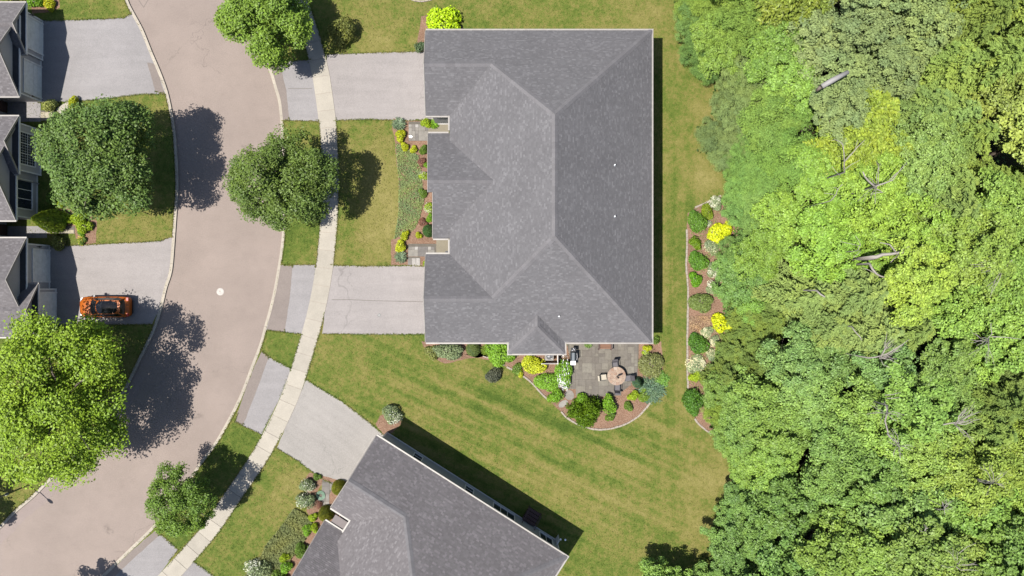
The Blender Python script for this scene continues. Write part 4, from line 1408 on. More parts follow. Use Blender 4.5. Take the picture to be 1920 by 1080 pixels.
bush('dome', 751, 462, 12, 0.85, YEL, 'orange-tinted yellow shrub at the left end of the lower front walk')
bush('tuft', 751, 482, 12, 0.6, BLU, 'blue-green spiky clump beside the lower front walk', 'plant', 'garden_plant')
bush('dome', 798, 493, 6, 0.5, LIME, 'small lime plant between lower walk and garage corner', 'plant', 'garden_plant')
bush('dome', 800, 229, 10.5, 0.8, LIME, 'round lime shrub in front of the upper porch')
bush('tuft', 814, 233, 9, 0.5, BRG, 'spiky green plant on the upper porch slab beside the lime shrub', 'plant', 'garden_plant')
# north side
bush('big', 830, 50, 38, 1.9, fol(168, 216, 26, 0.55), 'large bright yellow-green feathery shrub poking out behind the roof corner')
bush('dome', 790, 88, 12, 1.0, fol(96, 128, 82, 0.5), 'grey-green shrub at the garage corner below the bright yellow one')
bush('big', 637, 58, 26, 2.2, fol(122, 140, 66, 0.5), 'round olive shrub on the lawn by the sidewalk beside the leafy top street tree')
# south side planting
bush('dome', 812, 660, 15, 0.8, OLV, 'dull olive shrub at the lower left corner of the grey house')
bush('big', 838, 657, 30, 1.3, SAGE, 'wide pale variegated shrub along the lower wall of the house', ry=18)
bush('topiary', 887, 655, 15, 1.1, fol(118, 150, 82, 0.5), 'smooth sage-green clipped ball under the lower eave')
bush('tuft', 912, 656, 11, 0.6, fol(112, 148, 50, 0.5), 'grassy green tuft right of the clipped sage ball', 'plant', 'garden_plant')
bush('big', 938, 664, 27, 1.2, BRG, 'big bright green shrub left of the small bump-out roof')
bush('big', 995, 685, 25, 1.1, YEL, 'golden yellow shrub under the small bump-out roof', ry=21)
bush('dome', 968, 692, 12, 0.6, GRN, 'low green plant left of the golden yellow shrub', 'plant', 'garden_plant')
bush('dome', 975, 700, 8, 0.4, YG, 'tiny yellow plant by the stone edging below the golden shrub', 'plant', 'garden_plant')
bush('big', 1025, 714, 26, 0.9, BRG, 'spreading bright green plant bed edge below the golden shrub', ry=20)
bush('big', 1056, 697, 17, 1.1, BRG, 'white-flowering green shrub on the left side of the patio', blossom=(0.55, 0.55, 0.55, 1), ry=32)
bush('dome', 1041, 743, 15, 1.0, BRG, 'round bright green shrub beside the stepping stones')
bush('big', 925, 707, 17, 1.0, fol(98, 105, 78, 0.5), 'dark sparse shrub standing alone on the lawn')
bush('dome', 1090, 747, 12, 0.9, BRG, 'round green shrub just above the tall spiky evergreen')
bush('spray', 1082, 771, 14, 1.9, fol(96, 138, 26, 0.48), 'left-hand spiky evergreen at the bottom of the patio bed')
bush('spray', 1108, 766, 16, 2.3, fol(96, 138, 26, 0.48), 'right-hand tall spiky evergreen at the bottom of the patio bed')
bush('spray', 1099, 786, 13, 1.5, fol(92, 134, 26, 0.48), 'lowest spiky evergreen, nearest the curved stone edging')
bush('dome', 1142, 757, 17, 1.2, BRG, 'round bright green ball shrub at the lower edge of the patio')
bush('dome', 1178, 762, 9.5, 0.7, GRN, 'small dark green shrub alone on the mulch of the patio bed')
bush('dome', 1145, 781, 10, 0.7, GRN, 'small dark shrub on the mulch below the green ball')
bush('dome', 1187, 742, 11, 0.7, LIME, 'small lime shrub at the lower right of the patio')
bush('dome', 1208, 741, 13, 0.7, fol(110, 150, 45, 0.5), 'green shrub between lime and blue ones at the patio edge')
bush('spray', 1222, 731, 18, 0.7, fol(100, 138, 98, 0.45), 'spreading blue juniper at the right end of the patio bed')
bush('cone', 1197, 718, 11, 1.3, fol(100, 145, 98, 0.5), 'small blue-green cone shrub beside the patio corner')
bush('spray', 1238, 712, 12, 0.5, fol(110, 165, 60, 0.5), 'low green juniper at the lawn edge right of the patio')
bush('big', 1220, 682, 24, 1.0, fol(132, 136, 72, 0.5), 'wide olive-brown shrub right of the patio', ry=30)
bush('dome', 1214, 653, 8, 0.6, YG, 'small yellow-green shrub near the house corner right of the patio')
bush('dome', 1211, 662, 7, 0.4, LIME, 'small white-tipped plant at the upper right of the patio', 'plant', 'garden_plant', blossom=WHT)
bush('dome', 1229, 640, 9, 0.7, GRN, 'small green shrub under the lower right roof corner')
bush('tuft', 1103, 645, 8, 0.35, fol(110, 150, 70, 0.5), 'low grassy plant against the house by the grill', 'plant', 'garden_plant')
# east bed along the wood
bush('big', 1303, 416, 19, 1.3, fol(98, 148, 48, 0.5), 'large mid-green shrub at the top left of the bed along the wood', ry=25)
bush('dome', 1326, 397, 12, 0.9, fol(118, 150, 35, 0.5), 'olive-lime shrub above the large mid-green one in the east bed', ry=16)
bush('dome', 1343, 381, 13, 0.8, SAGE, 'white-blossomed shrub at the very top of the east bed', blossom=WHT, fm=FLOWER2)
bush('dome', 1326, 418, 7, 0.5, SAGE, 'small cream-leaved plant above the heart-shaped neon yellow shrub', 'plant', 'garden_plant', blossom=WHT, fm=FLOWER2)
ny = bush('dome', 1340, 437, 20, 1.0, NEON, 'neon yellow shrub, larger lobe of the heart-shaped pair')
bush('dome', 1363, 429, 14, 1.0, NEON, 'neon yellow shrub, smaller right lobe of the heart-shaped pair')
bush('dome', 1304, 456, 12.5, 0.9, fol(108, 150, 32, 0.5), 'lime-green ball below the large mid-green shrub in the east bed')
bush('dome', 1335, 464, 15, 0.7, SAGE, 'pale variegated shrub under the neon yellow pair', blossom=CRM)
bush('big', 1305, 490, 20, 1.1, fol(94, 148, 44, 0.5), 'wide rich green shrub in the middle of the east bed', ry=22)
bush('dome', 1304, 524, 14, 0.9, fol(98, 160, 30, 0.5), 'lime-green mound below the wide rich green shrub')
bush('dome', 1335, 506, 13, 0.6, SAGE, 'upper of two white-blossomed plants in the middle of the east bed', 'plant', 'garden_plant', blossom=WHT, fm=FLOWER2)
bush('dome', 1337, 540, 13, 0.6, SAGE, 'lower of two white-blossomed plants in the middle of the east bed', 'plant', 'garden_plant', blossom=WHT, fm=FLOWER2)
bush('big', 1313, 565, 24, 1.0, fol(112, 142, 66, 0.5), 'dull olive-green mounded shrub halfway down the east bed', ry=21)
bush('dome', 1350, 609, 21, 1.2, NEON, 'single round neon yellow shrub lower in the east bed')
bush('dome', 1326, 622, 12, 0.5, SAGE, 'cream-flowered plant left of the single neon yellow shrub', 'plant', 'garden_plant', blossom=CRM, fm=FLOWER2)
bush('big', 1305, 645, 21, 1.2, fol(84, 136, 42, 0.5), 'deep green round shrub low in the east bed', ry=24)
bush('dome', 1338, 638, 11, 0.5, SAGE, 'cream-flowered plant right of the deep green shrub', 'plant', 'garden_plant', blossom=CRM, fm=FLOWER2)
bush('dome', 1308, 686, 19, 0.6, SAGE, 'wide cream-flowered plant below the deep green shrub', 'plant', 'garden_plant', blossom=CRM, fm=FLOWER2)
bush('dome', 1333, 665, 11, 0.5, SAGE, 'small cream-flowered plant under the wood edge', 'plant', 'garden_plant', blossom=CRM, fm=FLOWER2)
bush('dome', 1303, 706, 12, 0.6, LIME, 'lime-yellow plant below the wide cream-flowered one', 'plant', 'garden_plant')
bush('big', 1302, 756, 20, 1.3, fol(80, 132, 40, 0.5), 'deep green shrub at the bottom end of the east bed', ry=26)
# second house front
bush('dome', 576, 910, 14, 1.0, SAGE, 'white-flowered shrub, upper of two beside the walk of the angled house', blossom=WHT)
bush('dome', 594, 895, 8, 0.5, GRN, 'small green plant at the driveway corner of the angled house', 'plant', 'garden_plant')
bush('dome', 573, 938, 17, 1.1, SAGE, 'white-flowered shrub, lower of two beside the walk of the angled house', blossom=WHT)
bush('topiary', 634, 916, 15, 1.5, GOLD, 'olive-gold clipped dome beside the garage of the angled house')
bush('topiary', 610, 965, 16, 1.6, fol(125, 140, 45, 0.5), 'olive-green clipped dome at the porch of the angled house')
bush('dome', 587, 970, 9, 0.6, LIME, 'lime shrub left of the clipped dome at the porch')
bush('dome', 599, 946, 7, 0.4, RED, 'small reddish plant between the two clipped domes', 'plant', 'garden_plant')
bush('dome', 576, 993, 11, 0.7, BRG, 'bright green shrub, left of two below the porch dome')
bush('dome', 590, 990, 9, 0.7, LIME, 'lime shrub, right of two below the porch dome')
bush('big', 563, 1034, 15, 1.1, GRN, 'dark green shrub against the roof edge of the angled house', ry=18)
bush('dome', 534, 1045, 10, 0.7, LIME, 'upper lime mound beside the ground cover of the angled house')
bush('dome', 535, 1062, 13, 0.8, BRG, 'lower lime mound beside the ground cover of the angled house')
bush('dome', 524, 1083, 15, 0.9, GRN, 'dark shrub cut by the bottom edge below the lime mounds')
bush('big', 481, 1072, 24, 1.3, SAGE, 'large white-speckled shrub at the bottom edge by the lawn', blossom=WHT)
bush('big', 735, 779, 18, 1.1, SAGE, 'white-variegated round shrub at the corner of the angled house', blossom=WHT)
# west side gardens
bush('cone', 88, 413, 24, 3.2, fol(130, 165, 52, 0.5), 'tall pointed evergreen between bay window and stone steps', 'evergreen')
bush('dome', 123, 408, 12, 0.8, LIME, 'small lime shrub right of the pointed evergreen')
bush('dome', 149, 408, 17, 1.0, fol(140, 180, 35, 0.5), 'upper lobe of the lime shrub pair beside the big street tree')
bush('dome', 157, 425, 15, 0.9, fol(140, 180, 35, 0.5), 'lower lobe of the lime shrub pair beside the big street tree')
bush('dome', 153, 438, 7, 0.4, BRG, 'small green plant under the lime shrub pair', 'plant', 'garden_plant')
bush('dome', 153, 452, 9, 0.5, GRN, 'low yellow-flowered plant at the lower driveway edge', 'plant', 'garden_plant', blossom=(0.6, 0.5, 0.08, 1))
bush('dome', 112, 455, 15, 1.1, OLV, 'round dusky shrub in the shade beside the lower garage')
bush('dome', 114, 384, 7, 0.6, LIME, 'small pale green plant under the big street tree by the bay', 'plant', 'garden_plant')
bush('dome', 97, 370, 12, 0.9, GRN, 'dark shrub in the shade right of the bay window')
bush('dome', 94, 198, 13, 1.0, fol(165, 175, 90, 0.5), 'square pale variegated shrub beside the upper garage')
bush('dome', 139, 193, 12, 0.9, YG, 'yellow-green shrub with yellow blooms at the upper driveway corner')
bush('dome', 66, 2, 14, 1.0, BRG, 'bright green shrub above the upper garage')
bush('dome', 92, 8, 11, 0.8, YG, 'yellow-flowered shrub above the upper garage, right one', blossom=(0.7, 0.55, 0.04, 1))
bush('dome', 20, -4, 14, 1.2, fol(170, 160, 70, 0.5), 'tan-tipped shrub above the roof in the top left corner')
bush('dome', 46, 0, 10, 0.9, fol(150, 155, 70, 0.5), 'dull shrub at the top edge left of the bright green one')

# ------------------------------------------------------------------ street trees
def street_tree(px, py, rx_px, zc, col, label, leaf=0.24, nc=150, nl=95, Hf=1.15, fa=1.0, ry_px=None, gap=0.2, name='street_tree', irr=0.4):
    c = P(px, py, zc)
    R = rx_px/20*(H-zc)/H
    root = empty(name, (c.x, c.y, ZL)); tag(root, label, 'tree', 'trees along the street')
    Hh = R*2*Hf*0.72
    R0 = R/1.06
    me = broad_crown('crown', R0, Hh, zc, nc, nl, leaf, R*0.17, gap=gap, irr=irr)
    o = link('crown', me, root); o.color = col
    if ry_px: o.scale = (1, ry_px/rx_px, 1)
    t = link('trunk', trunk_mesh('trunk', zc+Hh*0.25, 0.05+R*0.035, zc, R, 8), root)
    return root
street_tree(196, 300, 116, 6.2, fol(102, 140, 60, 0.46), 'big dark green street tree in front of the townhouse bay windows', nc=380, nl=120, leaf=0.2)
street_tree(537, 345, 97, 5.0, fol(100, 134, 54, 0.46), 'round dark green street tree on the verge overhanging the sidewalk', nc=330, nl=115, leaf=0.18)
street_tree(130, 741, 146, 5.8, fol(142, 188, 48, 0.41), 'broad bright lime-green street tree beside the orange car', nc=420, nl=125, leaf=0.21, ry_px=162, irr=0.5)
street_tree(349, 936, 70, 4.0, fol(102, 142, 48, 0.52), 'small dark green street tree at the lower sidewalk', nc=210, nl=110, leaf=0.155, ry_px=64, Hf=1.2)
street_tree(497, 42, 90, 4.2, fol(118, 160, 54, 0.50), 'leafy green street tree cut by the top edge of the photo', nc=320, nl=115, leaf=0.19)
street_tree(90, 1178, 66, 5.0, fol(88, 130, 50, 0.50), 'street tree below the bottom edge whose shadow falls on the road', nc=80, nl=90)
street_tree(-150, 975, 78, 5.0, fol(88, 130, 50, 0.50), 'street tree beyond the left edge whose shadow darkens the kerb', nc=90, nl=90)

# ------------------------------------------------------------------ the wood
random.seed(35); rng = np.random.default_rng(23)
BROAD = [broad_crown('crown', 3.2, 4.6, 0, 175, 95, 0.2, 0.56, gap=0.3) for _ in range(4)]
GLOSSY = [broad_crown('crown', 3.2, 5.0, 0, 130, 95, 0.235, 0.6, gap=0.4) for _ in range(3)]
SOFT = [broad_crown('crown', 3.0, 3.4, 0, 230, 72, 0.15, 0.5, M['leaf_soft'], gap=0.14, aspect=0.5) for _ in range(3)]
POP = [broad_crown('crown', 3.1, 5.2, 0, 190, 80, 0.17, 0.46, M['leaf_soft'], gap=0.32, aspect=0.8) for _ in range(3)]
FEA = [feather_crown('crown', 3.2, 4.4, -2.2, 12, 8, 0.27, M['leaf_soft'], 0.2, 0.7, 0.30, 5.0) for _ in range(3)]
STREAM = [feather_crown('crown', 3.0, 2.6, -1.6, 12, 16, 0.30, M['leaf'], 0.5, 0.55, 0.2, 2.8) for _ in range(2)]
CR = {'broad': BROAD, 'glossy': GLOSSY, 'soft': SOFT, 'poplar': POP, 'feather': FEA, 'stream': STREAM}
TRUNK = [trunk_mesh('trunk', 1.0, 0.028, 1, 0.3, 5) for _ in range(2)]

SEEDS = [  # where in the photo, kind, colour, words
 (1262,70,'soft',(92,140,66)),(1330,20,'soft',(130,172,58)),(1330,75,'broad',(118,165,50)),(1420,40,'soft',(120,168,60)),(1300,120,'soft',(82,136,60)),
 (1310,165,'soft',(92,148,55)),(1380,170,'soft',(118,146,80)),(1370,230,'soft',(122,150,86)),(1310,265,'soft',(104,132,76)),(1350,300,'soft',(116,146,84)),
 (1470,10,'stream',(138,160,44)),(1450,120,'broad',(112,168,55)),(1480,110,'soft',(128,172,48)),(1440,180,'soft',(110,160,62)),(1500,210,'soft',(98,156,70)),
 (1560,60,'poplar',(142,166,108)),(1650,40,'poplar',(146,171,110)),(1640,110,'poplar',(138,164,104)),(1720,50,'poplar',(144,171,104)),(1590,150,'poplar',(134,160,100)),(1720,130,'poplar',(136,167,94)),(1640,175,'poplar',(132,158,100)),
 (1655,235,'stream',(150,176,30)),(1790,60,'feather',(140,168,70)),(1860,40,'feather',(132,160,62)),(1830,150,'feather',(142,176,72)),(1890,220,'glossy',(150,170,70)),(1760,220,'feather',(132,172,84)),
 (1830,260,'feather',(142,178,72)),(1740,290,'broad',(120,162,74)),(1900,330,'feather',(136,170,62)),(1810,350,'feather',(140,174,76)),(1760,390,'feather',(130,164,78)),(1890,420,'broad',(128,176,62)),
 (1400,330,'soft',(100,164,70)),(1430,400,'soft',(112,170,78)),(1380,400,'soft',(96,160,74)),(1470,330,'soft',(104,168,60)),(1500,370,'broad',(118,180,55)),(1560,290,'soft',(112,160,80)),
 (1570,330,'broad',(124,186,50)),(1620,380,'broad',(128,190,42)),(1670,370,'broad',(140,192,46)),(1560,430,'broad',(122,188,44)),(1640,450,'broad',(130,192,42)),(1710,440,'broad',(132,188,46)),
 (1440,460,'broad',(122,178,48)),(1400,450,'soft',(92,146,66)),(1470,500,'broad',(110,170,54)),(1390,520,'broad',(86,146,62)),(1420,560,'broad',(100,168,52)),
 (1560,540,'feather',(142,172,88)),(1520,590,'feather',(140,170,84)),(1610,600,'feather',(144,172,90)),(1660,560,'feather',(140,168,80)),(1580,640,'feather',(134,162,78)),
 (1720,540,'broad',(158,196,52)),(1780,500,'broad',(134,188,52)),(1850,480,'broad',(140,180,60)),(1800,570,'broad',(122,178,58)),(1890,570,'broad',(126,182,60)),(1740,620,'feather',(134,166,72)),
 (1840,640,'broad',(118,174,56)),(1900,700,'feather',(110,142,68)),(1410,610,'feather',(112,142,52)),(1370,680,'feather',(108,136,54)),(1430,690,'feather',(96,122,46)),(1400,750,'broad',(112,162,60)),
 (1500,670,'broad',(104,155,78)),(1560,690,'broad',(102,157,76)),(1640,690,'glossy',(98,156,80)),(1520,740,'broad',(110,162,74)),(1600,770,'broad',(124,176,66)),(1700,720,'glossy',(100,154,56)),
 (1780,700,'glossy',(112,158,66)),(1850,760,'feather',(112,146,62)),(1340,790,'soft',(140,182,50)),(1400,820,'broad',(112,166,62)),(1470,800,'broad',(118,172,64)),(1550,830,'broad',(112,168,72)),
 (1640,830,'broad',(128,182,62)),(1480,890,'broad',(148,206,44)),(1430,880,'broad',(120,176,56)),(1720,850,'broad',(134,180,66)),(1790,830,'broad',(150,182,66)),(1850,850,'broad',(150,186,60)),(1900,900,'broad',(134,178,58)),
 (1390,930,'glossy',(84,142,64)),(1440,960,'glossy',(92,146,58)),(1350,990,'glossy',(90,146,60)),(1530,930,'glossy',(112,160,60)),(1600,920,'glossy',(104,158,62)),(1690,930,'glossy',(106,158,74)),
 (1770,940,'glossy',(112,166,70)),(1840,960,'glossy',(104,160,54)),(1490,1000,'broad',(150,205,50)),(1560,1010,'glossy',(112,156,52)),(1630,1020,'glossy',(112,160,54)),(1720,1040,'glossy',(124,166,66)),(1800,1050,'broad',(134,166,60)),
 (1890,1030,'glossy',(92,140,54)),(1420,1060,'glossy',(86,142,60)),(1330,1060,'broad',(104,160,64)),(1240,1060,'broad',(104,160,58)),
]
LEFTWORD = {'broad': 'broadleaf tree', 'glossy': 'glossy-leaved tree', 'soft': 'fine-leaved bushy tree', 'poplar': 'grey-green poplar', 'feather': 'feathery conifer', 'stream': 'streaming yellow-green willow'}
BANDS = [(20, 'the top edge'), (110, 'the back lawn'), (165, 'the pale log'), (225, 'the willow top'), (290, 'the willow'), (350, 'the forked branches'), (405, 'the bed top'), (455, 'the heart-shaped neon shrub'), (510, 'the fallen trunk'), (570, 'the broken stub'),
         (620, 'the single neon shrub'), (680, 'the star-shaped branches'), (740, 'the patio table'), (800, 'the patio bed'), (870, 'the twig chain'), (930, 'the angled driveway'), (1000, 'the reddish dead tree'), (1060, 'the lone lawn-edge tree'), (2000, 'the bottom edge')]
def hue_word(c):
    r, g, b = c
    if r > 160: return 'bright yellow-green'
    if r > 138 and b < 70: return 'light lime'
    if b > 95: return 'grey-green'
    if g > 175: return 'bright green'
    if g < 148 and r < 105: return 'dark green'
    if r > 128: return 'pale yellow-green'
    if r-b > 55 and g < 165: return 'olive green'
    return 'mid-green'
trees = []
sp = 3.45
rows = int(80/(sp*0.866))
for j in range(rows):
    yy = -33 + j*sp*0.866
    for i in range(26):
        xx = 12 + i*sp + (sp/2 if j % 2 else 0) + random.uniform(-0.7, 0.7)
        y_ = yy + random.uniform(-0.7, 0.7)
        if abs(y_) > 31: continue
        gx, gy = 960+xx*20, 540-y_*20
        dist = (gx-fedge(gy))/20
        if dist < 2.4 or (dist > 7 and random.random() < 0.025): continue
        hz = min(9.4, 2.2 + dist*0.62) * random.uniform(0.74, 1.2)
        k = (H-hz)/H
        ix, iy = 960+(gx-960)/k, 540+(gy-540)/k
        if ix > 2010 or iy < -70 or iy > 1150: continue
        trees.append((gx, gy, dist, hz, ix, iy))
ey = -120
while ey < 1180:
    for back, hh in ((26, 1.5), (62, 2.3)):
        gy = ey + random.uniform(-8, 8) + (18 if back > 40 else 0)
        gx = fedge(gy) + back + random.uniform(-5, 7)
        hz = hh*random.uniform(0.85, 1.15); k = (H-hz)/H
        trees.append((gx, gy, back/20, hz, 960+(gx-960)/k, 540+(gy-540)/k))
    ey += 37
# choose kind by what the photo shows there
info = []
for gx, gy, dist, hz, ix, iy in trees:
    s_ = min(SEEDS, key=lambda s: (s[0]-ix)**2+(s[1]-iy)**2)
    info.append([gx, gy, dist, hz, ix, iy, s_[2], s_[3]])
info.append([1236, 1078, 5, 2.6, 1246, 1062, 'broad', (104, 160, 58)])
info.sort(key=lambda t: t[2])
count = {}
ORD = ['first', 'second', 'third', 'fourth', 'fifth', 'sixth', 'seventh', 'eighth', 'ninth', 'tenth', 'eleventh', 'twelfth', 'thirteenth', 'fourteenth', 'fifteenth', 'sixteenth', 'seventeenth', 'eighteenth', 'nineteenth', 'twentieth'] + ['twenty-' + w for w in ('first', 'second', 'third', 'fourth', 'fifth', 'sixth', 'seventh', 'eighth', 'ninth')] + ['thirtieth'] + ['thirty-' + w for w in ('first', 'second', 'third', 'fourth', 'fifth', 'sixth', 'seventh', 'eighth', 'ninth')]
for gx, gy, dist, hz, ix, iy, kind, c in info:
    band = next(b for lim, b in BANDS if iy < lim)
    n_ = count.get(band, 0); count[band] = n_+1
    word = LEFTWORD[kind]
    hw = hue_word(c)
    adj = hw + ' ' if kind not in ('poplar', 'stream') else ''
    label = f"{adj}{word}, {ORD[n_]} from the lawn, level with {band}"
    root = empty('forest_tree', G(gx, gy, ZL+0.01)); tag(root, label, 'tree', 'trees of the wood')
    jf = random.uniform(0.9, 1.1)
    f_ = 0.535*jf
    ms = CR[kind]
    o = link('crown', random.choice(ms), root)
    sc_ = random.uniform(0.80, 1.05) if dist > 3.3 else (random.uniform(0.50, 0.60) if dist < 2 else random.uniform(0.60, 0.74))
    if kind == 'stream': sc_ *= 1.1
    o.scale = (sc_, sc_*random.uniform(0.9, 1.1), sc_*random.uniform(0.85, 1.15) if dist > 3.3 else sc_*0.85)
    o.location.z = hz
    o.rotation_euler.z = random.uniform(0, 6.28)
    gl = (lin(c[1])*0.62 + lin(166)*0.38)*random.uniform(0.92, 1.08)
    rg = 0.66 + (lin(c[0])/lin(c[1])-0.5)*0.55
    bg_ = 0.20 + (lin(c[2])/lin(c[1])-0.13)*0.75
    o.color = (gl*rg*f_*1.06, gl*f_*1.06, gl*max(0.04, bg_)*f_*1.06, 1.0)
    t = link('trunk', random.choice(TRUNK), root); t.scale = (hz*1.0, hz*1.0, hz*1.05)

# brush under the trees
und = []
while len(und) < 15000:
    x, y = random.uniform(1262, 1880), random.uniform(-60, 1140)
    if x > fedge(y)+4: und.append((x, y))
und = np.array(und)
dd = np.array([x-fedge(y) for x, y in und])/20
C = np.stack([(und[:, 0]-960)/20, (540-und[:, 1])/20, 0.15+rng.random(len(und))*np.minimum(2.6, 0.5+dd*0.5)], 1)
L = 0.34*rng.uniform(0.6, 1.4, len(C))
o = link('underbrush', leaf_mesh('underbrush', C, np.array([0, 0, 1.0])+rng.normal(size=C.shape)*0.5, L, L*0.6, rng.random(len(C)), M['leaf_soft']))
o.color = fol(80, 118, 50, 0.40); tag(o, kind='stuff')  # darkened colour, paints deeper shade into the gaps between crowns

# dead trees, fallen wood
def dead_tree(paths, label, group=None, base=None, name='dead_tree', mat=None):
    """paths: list of ([(px, py, z)...], r0, r1); the first is the stem"""
    p0 = P(*paths[0][0][0])
    if base is None: base = (p0.x, p0.y, ZL)
    root = empty(name, base); tag(root, label, 'dead tree', 'dead trees in the wood')
    for i, (pts, r0, r1) in enumerate(paths):
        w = [P(p[0], p[1], p[2]+0.35) for p in pts]
        sm = []
        for a, b in zip(w, w[1:]):
            for t in (0, 0.5):
                q = a.lerp(b, t); sm.append(q + Vector((random.uniform(-.06,.06), random.uniform(-.06,.06), random.uniform(-.08,.08))))
        sm.append(w[-1])
        if i == 0: sm = [Vector(base)] + sm
        n = len(sm)
        rr = [(r0+(r1-r0)*k/(n-1))*(0.62 if r0 < 0.2 else 0.85) for k in range(n)]
        MB().tube(sm, rr, 6).build('trunk' if i == 0 else 'branch', mat or M['deadwood'], root, None, True)
    return root
def twigs(px, py, z, n, ln, a0=0, a1=360, r=0.045):
    out = []
    for i in range(n):
        a = math.radians(random.uniform(a0, a1)); l = ln*random.uniform(0.5, 1.1)
        mx, my = px+math.cos(a)*l*0.5+random.uniform(-5, 5), py-math.sin(a)*l*0.5+random.uniform(-5, 5)
        ex, ey = px+math.cos(a)*l, py-math.sin(a)*l
        out.append(([(px, py, z), (mx, my, z+0.5), (ex, ey, z+random.uniform(0.2, 1.0))], r, r*0.3))
        a2 = a+random.uniform(-0.6, 0.6)
        out.append(([(mx, my, z+0.5), (mx+math.cos(a2)*l*0.4, my-math.sin(a2)*l*0.4, z+0.8)], r*0.6, r*0.25))
    return out
zt = 11.5
dead_tree([([(1582,322,zt-1),(1583,300,zt),(1580,270,zt+1)], 0.11, 0.05), ([(1583,305,zt),(1600,285,zt+.5),(1622,262,zt+1)], 0.09, 0.03), ([(1605,280,zt+.5),(1608,262,zt+1)], 0.05, 0.02), ([(1580,272,zt+1),(1570,263,zt+1),(1558,264,zt+1)], 0.05, 0.02),
           ([(1583,318,zt),(1598,308,zt+.5),(1612,300,zt+1)], 0.05, 0.02), ([(1575,330,zt),(1560,312,zt+.5)], 0.05, 0.02)], 'forked pale dead branches below the yellow-green willow')
dead_tree([([(1640,350,zt),(1626,338,zt+.3),(1618,322,zt+.6)], 0.16, 0.08), ([(1640,350,zt),(1662,342,zt+.5),(1672,338,zt+.8),(1700,305,zt+1.2)], 0.11, 0.03), ([(1668,338,zt+.6),(1690,318,zt+1)], 0.07, 0.03), ([(1640,352,zt),(1655,360,zt+.3),(1632,365,zt+.2)], 0.08, 0.03)] + twigs(1645, 348, zt, 6, 45, 0, 360), 'tangle of bare dead branches and brown wood at the centre of the wood')
dead_tree([([(1560,375,zt-.5),(1572,355,zt),(1580,345,zt+.4)], 0.07, 0.03), ([(1565,365,zt),(1545,362,zt)], 0.04, 0.02), ([(1572,355,zt),(1562,352,zt)], 0.03, 0.02)], 'small dead branch left of the bare tangle at the wood centre')
b_ = P(1632, 483, 10.6)
dead_tree([([(1632,484,10.8),(1655,478,11.2),(1690,472,11.6),(1731,472,11.4)], 0.24, 0.05), ([(1684,478,11.4),(1668,458,12),(1650,455,12.3)], 0.12, 0.04), ([(1690,472,11.5),(1705,462,12)], 0.07, 0.03), ([(1684,480,11.3),(1670,492,11.5)], 0.08, 0.03), ([(1700,476,11.4),(1704,490,11.5),(1702,505,11.5)], 0.06, 0.02)], 'fallen grey broken trunk lying across the canopy with jagged stubs', base=(b_.x, b_.y, ZL))
dead_tree([([(1630,495,10.8),(1642,512,11),(1660,522,11),(1680,534,11)], 0.18, 0.05), ([(1642,512,11),(1618,502,11)], 0.06, 0.02), ([(1660,522,11),(1668,512,11.2)], 0.05, 0.02)], 'dark leaning dead stem under the fallen grey trunk')
dead_tree([([(1610,470,11.2),(1614,458,11.6),(1604,442,12)], 0.06, 0.02), ([(1614,460,11.6),(1576,453,11.7)], 0.04, 0.02), ([(1613,470,11.2),(1600,482,11.3)], 0.04, 0.02)], 'thin dead twig above and left of the fallen grey trunk')
dead_tree([([(1630,672,10.6),(1650,668,11.2),(1680,655,12),(1705,636,12.4)], 0.12, 0.03)] + twigs(1650, 672, 11.2, 10, 52, -60, 80, 0.06), 'star of bare grey branches in the wood level with the patio')
dead_tree([([(1532,546,10.6),(1547,557,10.9)], 0.14, 0.1)], 'short pale broken stub in the feathery conifers')
dead_tree([([(1598,612,10.6),(1606,624,10.9),(1616,638,11)], 0.09, 0.05)], 'thin pale dead stick below the short broken stub')
dead_tree([([(1665,760,11.4),(1660,790,12),(1665,815,12.2),(1680,828,12.2),(1692,845,12.4)], 0.13, 0.04), ([(1660,742,12),(1690,735,12.4)], 0.06, 0.02), ([(1663,748,12),(1688,745,12.4)], 0.06, 0.02)] + twigs(1662, 775, 12, 8, 34) + twigs(1685, 835, 12.2, 9, 36), 'long chain of bare grey twigs in the lower middle of the wood')
dead_tree([([(1768,798,11.6),(1790,793,12),(1810,795,12.2),(1840,785,12.4)], 0.1, 0.03)] + twigs(1790, 795, 12, 12, 52, -50, 70, 0.05), 'fan of bare grey twigs at lower right of the wood')
dead_tree([([(1735,985,10.8),(1732,1018,11.2),(1760,1040,11.6),(1800,1068,12)], 0.16, 0.05), ([(1732,1018,11.2),(1735,995,11.6),(1740,990,11.8)], 0.09, 0.04), ([(1734,1000,11.5),(1725,995,11.8)], 0.05, 0.02), ([(1762,1045,11.6),(1762,1025,12)], 0.06, 0.02), ([(1780,1055,11.8),(1800,1035,12.2),(1830,1018,12.6)], 0.06, 0.02), ([(1800,1068,12),(1835,1070,12.3)], 0.06, 0.02)] + twigs(1795, 1060, 12, 6, 36, 0, 180, 0.04), 'forked reddish-grey dead tree near the bottom right corner')
dead_tree([([(1875,520,11.4),(1885,500,12),(1898,488,12.4)], 0.11, 0.04)] + twigs(1880, 505, 12, 9, 60, 100, 250, 0.055), 'bare branch tangle at the right edge level with the fallen trunk')
dead_tree([([(1850,640,11.4),(1860,625,12),(1858,605,12.4)], 0.08, 0.03), ([(1860,630,12),(1915,636,12.4)], 0.07, 0.03)] + twigs(1855, 635, 12, 6, 50, 150, 300, 0.045), 'bare branch tangle at the right edge level with the lower shrubs')
dead_tree([([(1850,905,11.4),(1862,900,12)], 0.07, 0.03)] + twigs(1862, 905, 12, 10, 42, 0, 360, 0.04), 'grey twig cluster at the right edge above the bottom corner')
